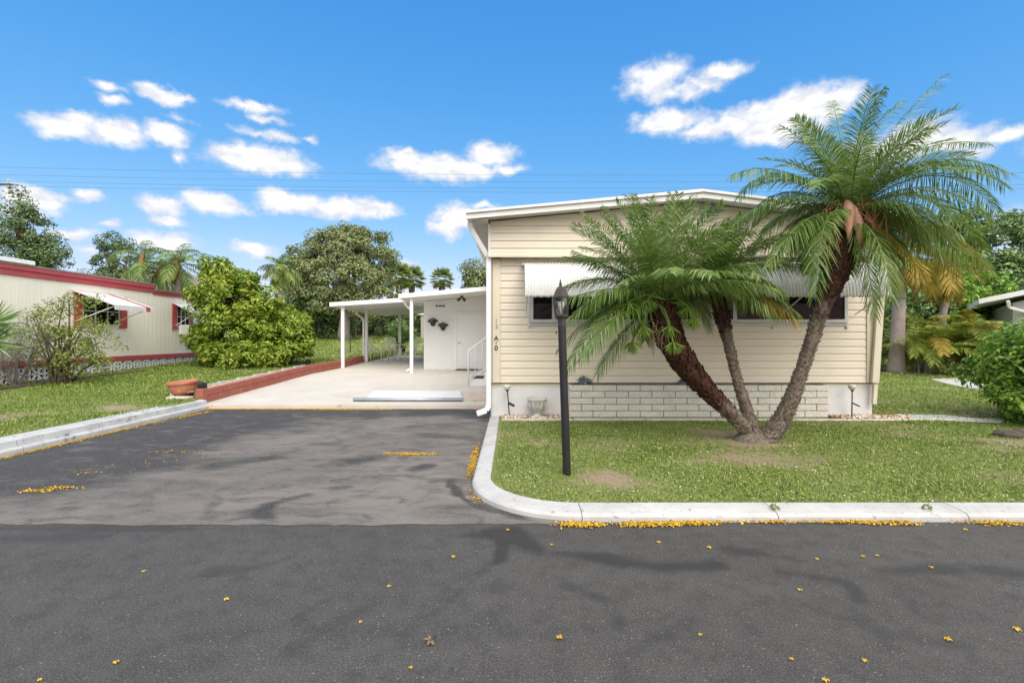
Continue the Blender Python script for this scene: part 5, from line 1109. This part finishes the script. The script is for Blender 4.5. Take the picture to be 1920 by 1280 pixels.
def hedge(x0, x1, y, h, label, seed, mat='darkleaf', n=260):
    rng = np.random.default_rng(seed); z = float(zraw((x0+x1)/2, y)); t = thing('hedge', ((x0+x1)/2, y, z), label, 'hedge', 'hedges at the back of the lawn')
    C = np.stack([rng.uniform(x0, x1, n), y+rng.uniform(-.5, .5, n), z+h*rng.random(n)], 1); d = norm(np.stack([rng.normal(0, .3, n), -np.ones(n), rng.normal(.4, .4, n)], 1))
    V, Fa = crown(C, d, .45, 50, .2, .55, .4, rng); link('foliage', fast_mesh('foliage', V, Fa), mat, t)
    mb = MB(); mb.box(x0, x1, y-.25, y+.25, z-.1, z+h*.8); mb.build('branches', 'brownbark', t)
hedge(-12.2, -6.0, 44, 3.0, 'tall dark clipped hedge behind the patio table', 84, n=330); hedge(-21, -12.2, 45, 3.4, 'dark hedge below the oak at the back of the lawn', 85, n=380)
hedge(-6, 12, 47, 2.6, 'dense green hedge far behind the shed and home', 86, n=420); hedge(-48, -21, 46, 4, 'overgrown hedge far behind the beige home', 87, n=420); hedge(12, 44, 42, 3.4, 'long dark hedge across the back of the right lawn', 88, n=560)
fp = thing('fence', (-7.0, 40, 1.3), 'tan wooden fence panel glimpsed left of the shed', 'fence'); mb = MB()
for k in range(14): mb.box(-7.6+k*.16, -7.45+k*.16, 40, 40.03, 1.2, 3.15)
mb.build('panel', 'tanwall', fp); MB().box(-7.65, -5.3, 40.035, 40.08, 2.9, 3.0).build('rail', 'tanwall', fp)
fh = thing('bungalow', (-5.2, 43, 1.3), 'white roofed bungalow glimpsed between carport and shed', 'house'); MB().box(-8.0, -3, 42.2, 46, 1.2, 3.4).build('wall', 'nbwall', fh); MB().prism([(-8.3, 41.8, 3.4), (-2.7, 41.8, 3.4), (-5.5, 41.8, 4.3)], (0, 5, 0)).build('roof', 'white', fh)
q = Vector((W(608, 0, 43).x, 43, 1.5)); o = MB().lathe([(.30, -.1), (.30, 1.5), (.36, 1.52), (.36, 1.62), (.1, 1.66)], q, 4, ph=PI/4).build('gate_pillar', 'royalbark', base=q); tag(o, 'pale square pillar in front of the dark trees', 'pillar')
q = Vector((W(664, 0, 42).x, 42, 1.5)); t = thing('palm_stump', q, 'pale bare trunk standing under the oak', 'tree'); MB().tube([q-Vector((0, 0, .1)), q+Vector((.03, 0, 2)), q+Vector((0, 0, 4.5))], [.22, .19, .16], 10).build('trunk', 'royalbark', t, smooth=True)

# ------------------------------------------------------------------ utility pole and lines
q = Vector((W(-30, 0, 45).x, 45, 1)); t = thing('utility_pole', q, 'wooden utility pole with crossarm at the left edge', 'utility pole')
MB().tube([q, q+Vector((0, 0, 16.4))], [.17, .11], 10).build('pole', 'pole', t)
MB().box(q.x-2.6, q.x+2.6, 44.9, 45.1, W(0, 347, 45).z, W(0, 347, 45).z+.12).build('crossarm', 'pole', t)
for dx_ in (-2.2, 2.25): MB().lathe([(.05, 0), (.07, .1), (.05, .2), (.07, .3), (.03, .5)], (q.x+dx_, 45, W(0, 347, 45).z+.12), 8).build('insulator', 'greywall', t)
for i, (ya, yb, sag, lb) in enumerate(((312, 322, .55, 'topmost of the power lines crossing the sky'), (326, 333, .6, 'second power line from the top crossing the sky'), (338, 344, .6, 'third power line from the top crossing the sky'), (347, 352, .55, 'lowest of the power lines crossing the sky'))):
    a, b = W(-60, ya, 45), W(2050, yb, 45); pts = [a.lerp(b, k/40)-Vector((0, 0, sag*4*(k/40)*(1-k/40))) for k in range(41)]
    o = MB().tube(pts, .010, 5).build('power_line', 'wire', base=a); tag(o, lb, 'power line', 'power lines')

# ------------------------------------------------------------------ fallen petals
def litter(spots, seed, size):
    rng = np.random.default_rng(seed); P = []
    for x, y, rx, ry, n, z in spots:
        k = rng.normal(size=(n, 2))*np.array([rx, ry])*.5; P.append(np.stack([x+k[:, 0], y+k[:, 1], z+rng.random(n)*.006+.005], 1))
    P = np.concatenate(P); d = norm(rng.normal(size=P.shape)*.28+np.array([0, 0, 1.])); return leaf_arrays(P, d, size*(.6+.8*rng.random(len(P))), .75, .2, rng=rng)
sp = []
def run(pa, pb, n, w, m):       # a drift between two ground points
    for k in range(m): 
        t = (k+.5)/m; f = random.uniform(.3, 1.6); sp.append((pa[0]+(pb[0]-pa[0])*t, pa[1]+(pb[1]-pa[1])*t, abs(pb[0]-pa[0])/m*1.3+w, abs(pb[1]-pa[1])/m*1.3+w, int(n/m*f*1.9), .004))
random.seed(5)
run((.42, 3.70), (.62, 3.69), 210, .05, 3); run((.90, 3.70), (1.52, 3.735), 420, .05, 7); run((1.52, 3.75), (1.9, 3.755), 60, .03, 4); run((1.95, 3.75), (2.2, 3.755), 90, .03, 3); run((2.3, 3.75), (2.72, 3.755), 130, .03, 4); run((2.72, 3.74), (3.1, 3.73), 200, .05, 4); run((3.52, 3.755), (3.95, 3.72), 240, .04, 4)
run((-.44, 5.0), (-.46, 6.3), 330, .05, 8); run((-.35, 4.45), (-.2, 4.2), 60, .03, 3); run((-1.45, 5.95), (-1.0, 5.9), 330, .05, 4); run((-4.5, 6.05), (-4.05, 6.05), 60, .05, 3); run((-4.55, 5.1), (-4.4, 5.1), 26, .05, 2); run((-4.35, 4.62), (-4.25, 4.60), 40, .03, 1); run((-4.52, 4.52), (-4.35, 4.5), 110, .04, 2)
run((-6.07, 5.5), (-6.05, 8.2), 800, .05, 14); run((-6.0, 8.2), (-5.9, 9.3), 330, .07, 6); run((-6.1, 9.62), (-3.9, 9.63), 1900, .07, 16); run((-3.9, 9.6), (-2.6, 9.58), 1100, .11, 9); run((-2.5, 9.6), (-1.6, 9.62), 100, .05, 5); run((-4.5, 5.35), (-3.9, 5.75), 20, .2, 3)
V, Fa = litter(sp, 9, .017); tag(link('petals', fast_mesh('petals', V, Fa), 'yellow'), 'drifts of fallen yellow petals along the kerbs and patio edge', 'petals', kind='stuff')
PG = 'single yellow blossoms fallen on the road'
proto = None
for px, py in ((218, 1243), (770, 1253), (676, 1167), (1049, 1197), (425, 1125), (850, 1045), (1313, 1191), (1484, 1237), (1621, 1240), (1778, 1201), (1907, 1182), (1645, 1043), (1618, 1044), (1746, 1065), (1532, 1049), (1330, 1028), (1500, 1107), (75, 1276), (1235, 1018), (270, 1072), (1810, 994), (1548, 1277), (730, 1100), (1035, 1022), (952, 995)):
    y = H*FPX/(py-HY); x = (px-CX)*y/FPX
    if proto is None:
        rng = np.random.default_rng(2); Vs, Fs = leaf_arrays(np.array([[.012*math.cos(k*1.257), .012*math.sin(k*1.257), .008+.003*(k % 2)] for k in range(5)]), norm(np.array([[.3*math.cos(k*1.257), .3*math.sin(k*1.257), 1] for k in range(5)])), .024, .7, .2, rng=rng)
        o = proto = link('fallen_blossom', fast_mesh('fallen_blossom', Vs, Fs), 'yellow'); tag(o, 'small yellow blossom lying on the dark road', 'blossom', PG)
    else: o = proto.copy(); COL.objects.link(o)
    o.location = (x, y, .004); o.rotation_euler = (0, 0, random.uniform(0, 6)); s = random.uniform(.45, .85); o.scale = (s, s, s)
y = H*FPX/(1204-HY); q = Vector(((808-CX)*y/FPX, y, .004))
rng = np.random.default_rng(5); d = norm(np.stack([rng.normal(size=9), rng.normal(size=9), .2*rng.random(9)], 1)); V, Fa = leaf_arrays(np.array(q)+d*.022+np.array([0, 0, .008]), norm(rng.normal(size=(9, 3))*.4+np.array([0, 0, 1.])), .036, .4, .15, rng=rng, U=d)
tag(link('dead_leaf', fast_mesh('dead_leaf', V, Fa), 'brownleaf', base=q), 'curled brown dead leaf on the road', 'leaf')
# weed in the kerb joint
for px, py, lb in ((1740, 953, 'small weed growing in a kerb joint at the right'), (1452, 962, 'thin weed sprouting from the kerb edge beside a petal drift')):
    q = W(px, py, 3.86); q.z = .07; rng = np.random.default_rng(int(px)); t = thing('weed', q, lb, 'weed'); d = rdir(26, rng); d[:, 2] = np.abs(d[:, 2]); V, Fa = leaf_arrays(np.array(q)+d*.035, norm(d+rng.normal(size=d.shape)*.4), .03, .4, rng=rng); link('foliage', fast_mesh('foliage', V, Fa), 'areca', t); MB().tube([q-Vector((0, 0, .02)), q+Vector((.01, 0, .05))], .003, 4).build('stem', 'areca', t)

# ------------------------------------------------------------------ sky, sun
SUN_EL, SUN_AZ = 46, 160         # azimuth clockwise from +Y
wd = bpy.data.worlds.new('World'); S.world = wd; wd.use_nodes = True; nt = wd.node_tree; nt.nodes.clear()
out = N(nt, 'ShaderNodeOutputWorld'); bg = N(nt, 'ShaderNodeBackground'); nt.links.new(bg.outputs[0], out.inputs[0]); bg.inputs[1].default_value = .1
sk = N(nt, 'ShaderNodeTexSky', sky_type='NISHITA'); sk.sun_disc = False; sk.sun_elevation = R(SUN_EL); sk.sun_rotation = R(SUN_AZ)
sk.air_density = 1.0; sk.dust_density = .6; sk.ozone_density = 2.5
KS = .1*2**1.42                    # background strength x exposure
ss = N(nt, 'ShaderNodeSeparateColor'); nt.links.new(sk.outputs[0], ss.inputs[0]); cc_ = N(nt, 'ShaderNodeCombineColor')
for i_, (a_, e_) in enumerate(((.084, 1.45), (.246, .68), (.585, .32))): nt.links.new(math_(nt, 'MULTIPLY', math_(nt, 'POWER', ss.outputs[i_], e_), a_/KS), cc_.inputs[i_])
SKYTINT = cc_.outputs[0]
tc = N(nt, 'ShaderNodeTexCoord'); sx = N(nt, 'ShaderNodeSeparateXYZ'); nt.links.new(tc.outputs['Generated'], sx.inputs[0])
az = math_(nt, 'ARCTAN2', sx.outputs[0], sx.outputs[1]); el = math_(nt, 'ARCSINE', sx.outputs[2])
cv = N(nt, 'ShaderNodeCombineXYZ'); nt.links.new(az, cv.inputs[0]); nt.links.new(el, cv.inputs[1])
def vm(op, a, b=None, sc=None):
    n = N(nt, 'ShaderNodeVectorMath', operation=op)
    for i, v in enumerate((a, b)):
        if v is None: continue
        if isinstance(v, tuple): n.inputs[i].default_value = v
        else: nt.links.new(v, n.inputs[i])
    if sc is not None: n.inputs['Scale'].default_value = sc
    return n.outputs['Value' if op == 'LENGTH' else 'Vector']
nz = N(nt, 'ShaderNodeTexNoise'); nz.inputs['Scale'].default_value = 22; nz.inputs['Detail'].default_value = 6; nz.inputs['Roughness'].default_value = .6; nt.links.new(cv.outputs[0], nz.inputs['Vector'])
warp = vm('SCALE', vm('SUBTRACT', nz.outputs['Color'], (.5, .5, .5)), None, .034)
pw = vm('ADD', cv.outputs[0], warp)
CL = [(300, 174, 60, 20, 1), (340, 182, 30, 10, .8), (205, 163, 40, 11, .55), (210, 188, 32, 13, .75), (120, 240, 70, 26, .95), (215, 246, 70, 30, 1), (315, 254, 48, 26, 1), (150, 225, 60, 16, .7), (338, 222, 30, 10, .4), (340, 300, 18, 18, .5),
      (475, 203, 68, 13, .75), (500, 225, 45, 9, .6), (520, 255, 50, 13, .75), (480, 248, 40, 10, .5), (485, 300, 112, 32, 1.1), (470, 285, 60, 24, 1), (430, 290, 60, 12, .8), (545, 310, 55, 16, .9), (580, 262, 20, 8, .4),
      (800, 308, 98, 26, 1), (850, 318, 95, 28, 1.05), (920, 290, 55, 26, .9), (760, 292, 60, 16, .8), (945, 318, 50, 14, .7), (640, 390, 66, 24, 1), (545, 377, 78, 24, 1.05), (690, 392, 66, 22, 1), (300, 385, 56, 22, 1), (395, 382, 72, 24, 1.05), (315, 416, 40, 14, .8), (450, 395, 30, 10, .5),
      (70, 372, 70, 26, 1), (165, 364, 36, 13, .8), (120, 368, 40, 10, .6), (135, 435, 60, 16, .75), (40, 395, 60, 20, .9), (205, 423, 36, 10, .6), (310, 455, 80, 22, 1), (480, 468, 50, 18, .95), (160, 468, 40, 12, .6), (855, 408, 55, 28, 1), (765, 492, 30, 9, .5), (905, 385, 40, 8, .6), (840, 430, 40, 20, .8),
      (1235, 140, 66, 36, .85), (1210, 165, 60, 26, .7), (1355, 133, 58, 20, .85), (1265, 175, 80, 20, .65), (1320, 155, 50, 18, .6), (1250, 228, 78, 28, .95), (1370, 232, 80, 28, .9), (1500, 200, 105, 42, 1.1), (1460, 240, 90, 38, 1.05), (1560, 190, 80, 30, 1), (1420, 212, 80, 26, .85), (1310, 245, 60, 18, .7),
      (1700, 270, 120, 40, .85), (1800, 265, 90, 26, .85), (1740, 235, 50, 16, .6), (1890, 255, 50, 18, .8), (1830, 285, 50, 18, .6), (1640, 285, 80, 30, .7), (1900, 430, 60, 50, .8), (1950, 480, 60, 40, .8), (2050, 240, 150, 40, .9), (-120, 240, 120, 35, .9), (-100, 420, 120, 30, .9), (2150, 420, 160, 40, .9)]
f = None
for px, py, rx, ry, wgt in CL:
    d = Vector((px-CX, FPX, HY-py)); a0 = math.atan2(d.x, d.y); e0 = math.asin(d.z/d.length)
    kx = FPX/(FPX**2+(px-CX)**2); ky = 1/d.length*math.hypot(d.x, d.y)/d.length*1.0
    l = vm('LENGTH', vm('MULTIPLY', vm('SUBTRACT', pw, (a0, e0, 0)), (1/(rx*kx*1.16), 1/(ry*ky*1.18), 0)))
    l = math_(nt, 'MULTIPLY_ADD', l, -wgt, wgt)
    f = l if f is None else math_(nt, 'SMOOTH_MAX', f, l, .12)
n2 = N(nt, 'ShaderNodeTexNoise'); n2.inputs['Scale'].default_value = 25; n2.inputs['Detail'].default_value = 8; n2.inputs['Roughness'].default_value = .62; nt.links.new(vm('MULTIPLY', cv.outputs[0], (1, 1.5, 1)), n2.inputs['Vector'])
dens = math_(nt, 'ADD', f, math_(nt, 'MULTIPLY', math_(nt, 'SUBTRACT', n2.outputs[0], .5), 1.1))
mr = N(nt, 'ShaderNodeMapRange', interpolation_type='SMOOTHSTEP'); nt.links.new(dens, mr.inputs[0]); mr.inputs[1].default_value = -.03; mr.inputs[2].default_value = .6; 
thick = ramp(nt, dens, [(.1, 0.), (.6, 1.)])
n4 = N(nt, 'ShaderNodeTexNoise'); n4.inputs['Scale'].default_value = 30; n4.inputs['Detail'].default_value = 4; nt.links.new(vm('ADD', vm('MULTIPLY', cv.outputs[0], (.7, 1.5, 1)), (3.1, 1.7, 0)), n4.inputs['Vector'])
lit = math_(nt, 'MULTIPLY', thick, ramp(nt, n4.outputs[0], [(.36, .25), (.52, 1.)]))
ccol = mix(nt, lit, (.74/KS, .79/KS, .90/KS), (1.06/KS, 1.05/KS, 1.05/KS))
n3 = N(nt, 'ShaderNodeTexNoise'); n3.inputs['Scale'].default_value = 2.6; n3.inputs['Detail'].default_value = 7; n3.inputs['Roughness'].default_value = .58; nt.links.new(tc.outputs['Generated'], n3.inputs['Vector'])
# unseen broken clouds added overhead and to the south as soft white fill
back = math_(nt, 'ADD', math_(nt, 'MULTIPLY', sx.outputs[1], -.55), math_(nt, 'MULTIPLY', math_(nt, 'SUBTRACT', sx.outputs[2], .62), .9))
fill_deck = math_(nt, 'ADD', n3.outputs[0], math_(nt, 'MINIMUM', back, .2))
fill_deck = math_(nt, 'MULTIPLY', ramp(nt, fill_deck, [(.5, 0.), (.62, 1.)]), ramp(nt, sx.outputs[1], [(.0, 1.), (.72, 1.), (.80, 0.)]))
east_fill = math_(nt, 'MULTIPLY', ramp(nt, n3.outputs[0], [(.30, 0.), (.44, 1.)]), ramp(nt, sx.outputs[0], [(.75, 0.), (.84, 1.)]))  # unseen eastern cloud bank, added to brighten the beige home's wall
cov = math_(nt, 'MAXIMUM', math_(nt, 'MAXIMUM', mr.outputs[0], fill_deck), east_fill)
dcol = mix(nt, n3.outputs[0], (2.0/KS, 2.0/KS, 2.0/KS), (2.3/KS, 2.25/KS, 2.15/KS))     # added clouds kept brighter than white for stronger fill
sky = mix(nt, math_(nt, 'MAXIMUM', fill_deck, east_fill), mix(nt, cov, SKYTINT, ccol), dcol)
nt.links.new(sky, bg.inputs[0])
li = bpy.data.lights.new('sun', 'SUN'); li.energy = .85; li.angle = R(38); li.color = (1, .945, .865)
so = bpy.data.objects.new('sun', li); COL.objects.link(so)
sd = Vector((math.sin(R(SUN_AZ))*math.cos(R(SUN_EL)), math.cos(R(SUN_AZ))*math.cos(R(SUN_EL)), math.sin(R(SUN_EL))))
so.rotation_euler = sd.to_track_quat('Z', 'Y').to_euler(); so.location = (0, 0, 30)

# ------------------------------------------------------------------ camera, colour
cam = bpy.data.cameras.new('camera'); co = bpy.data.objects.new('camera', cam); COL.objects.link(co)
co.location = (0, 0, H); co.rotation_euler = (PI/2, 0, 0); cam.sensor_width = 36; cam.lens = 36*FPX/1920; cam.shift_y = -8/1920; cam.clip_end = 3000; cam.clip_start = .05
S.camera = co
S.view_settings.view_transform = 'Standard'; S.view_settings.look = 'None'; S.view_settings.exposure = 1.42; S.view_settings.gamma = 1
S.cycles.max_bounces = 8; S.cycles.transparent_max_bounces = 12
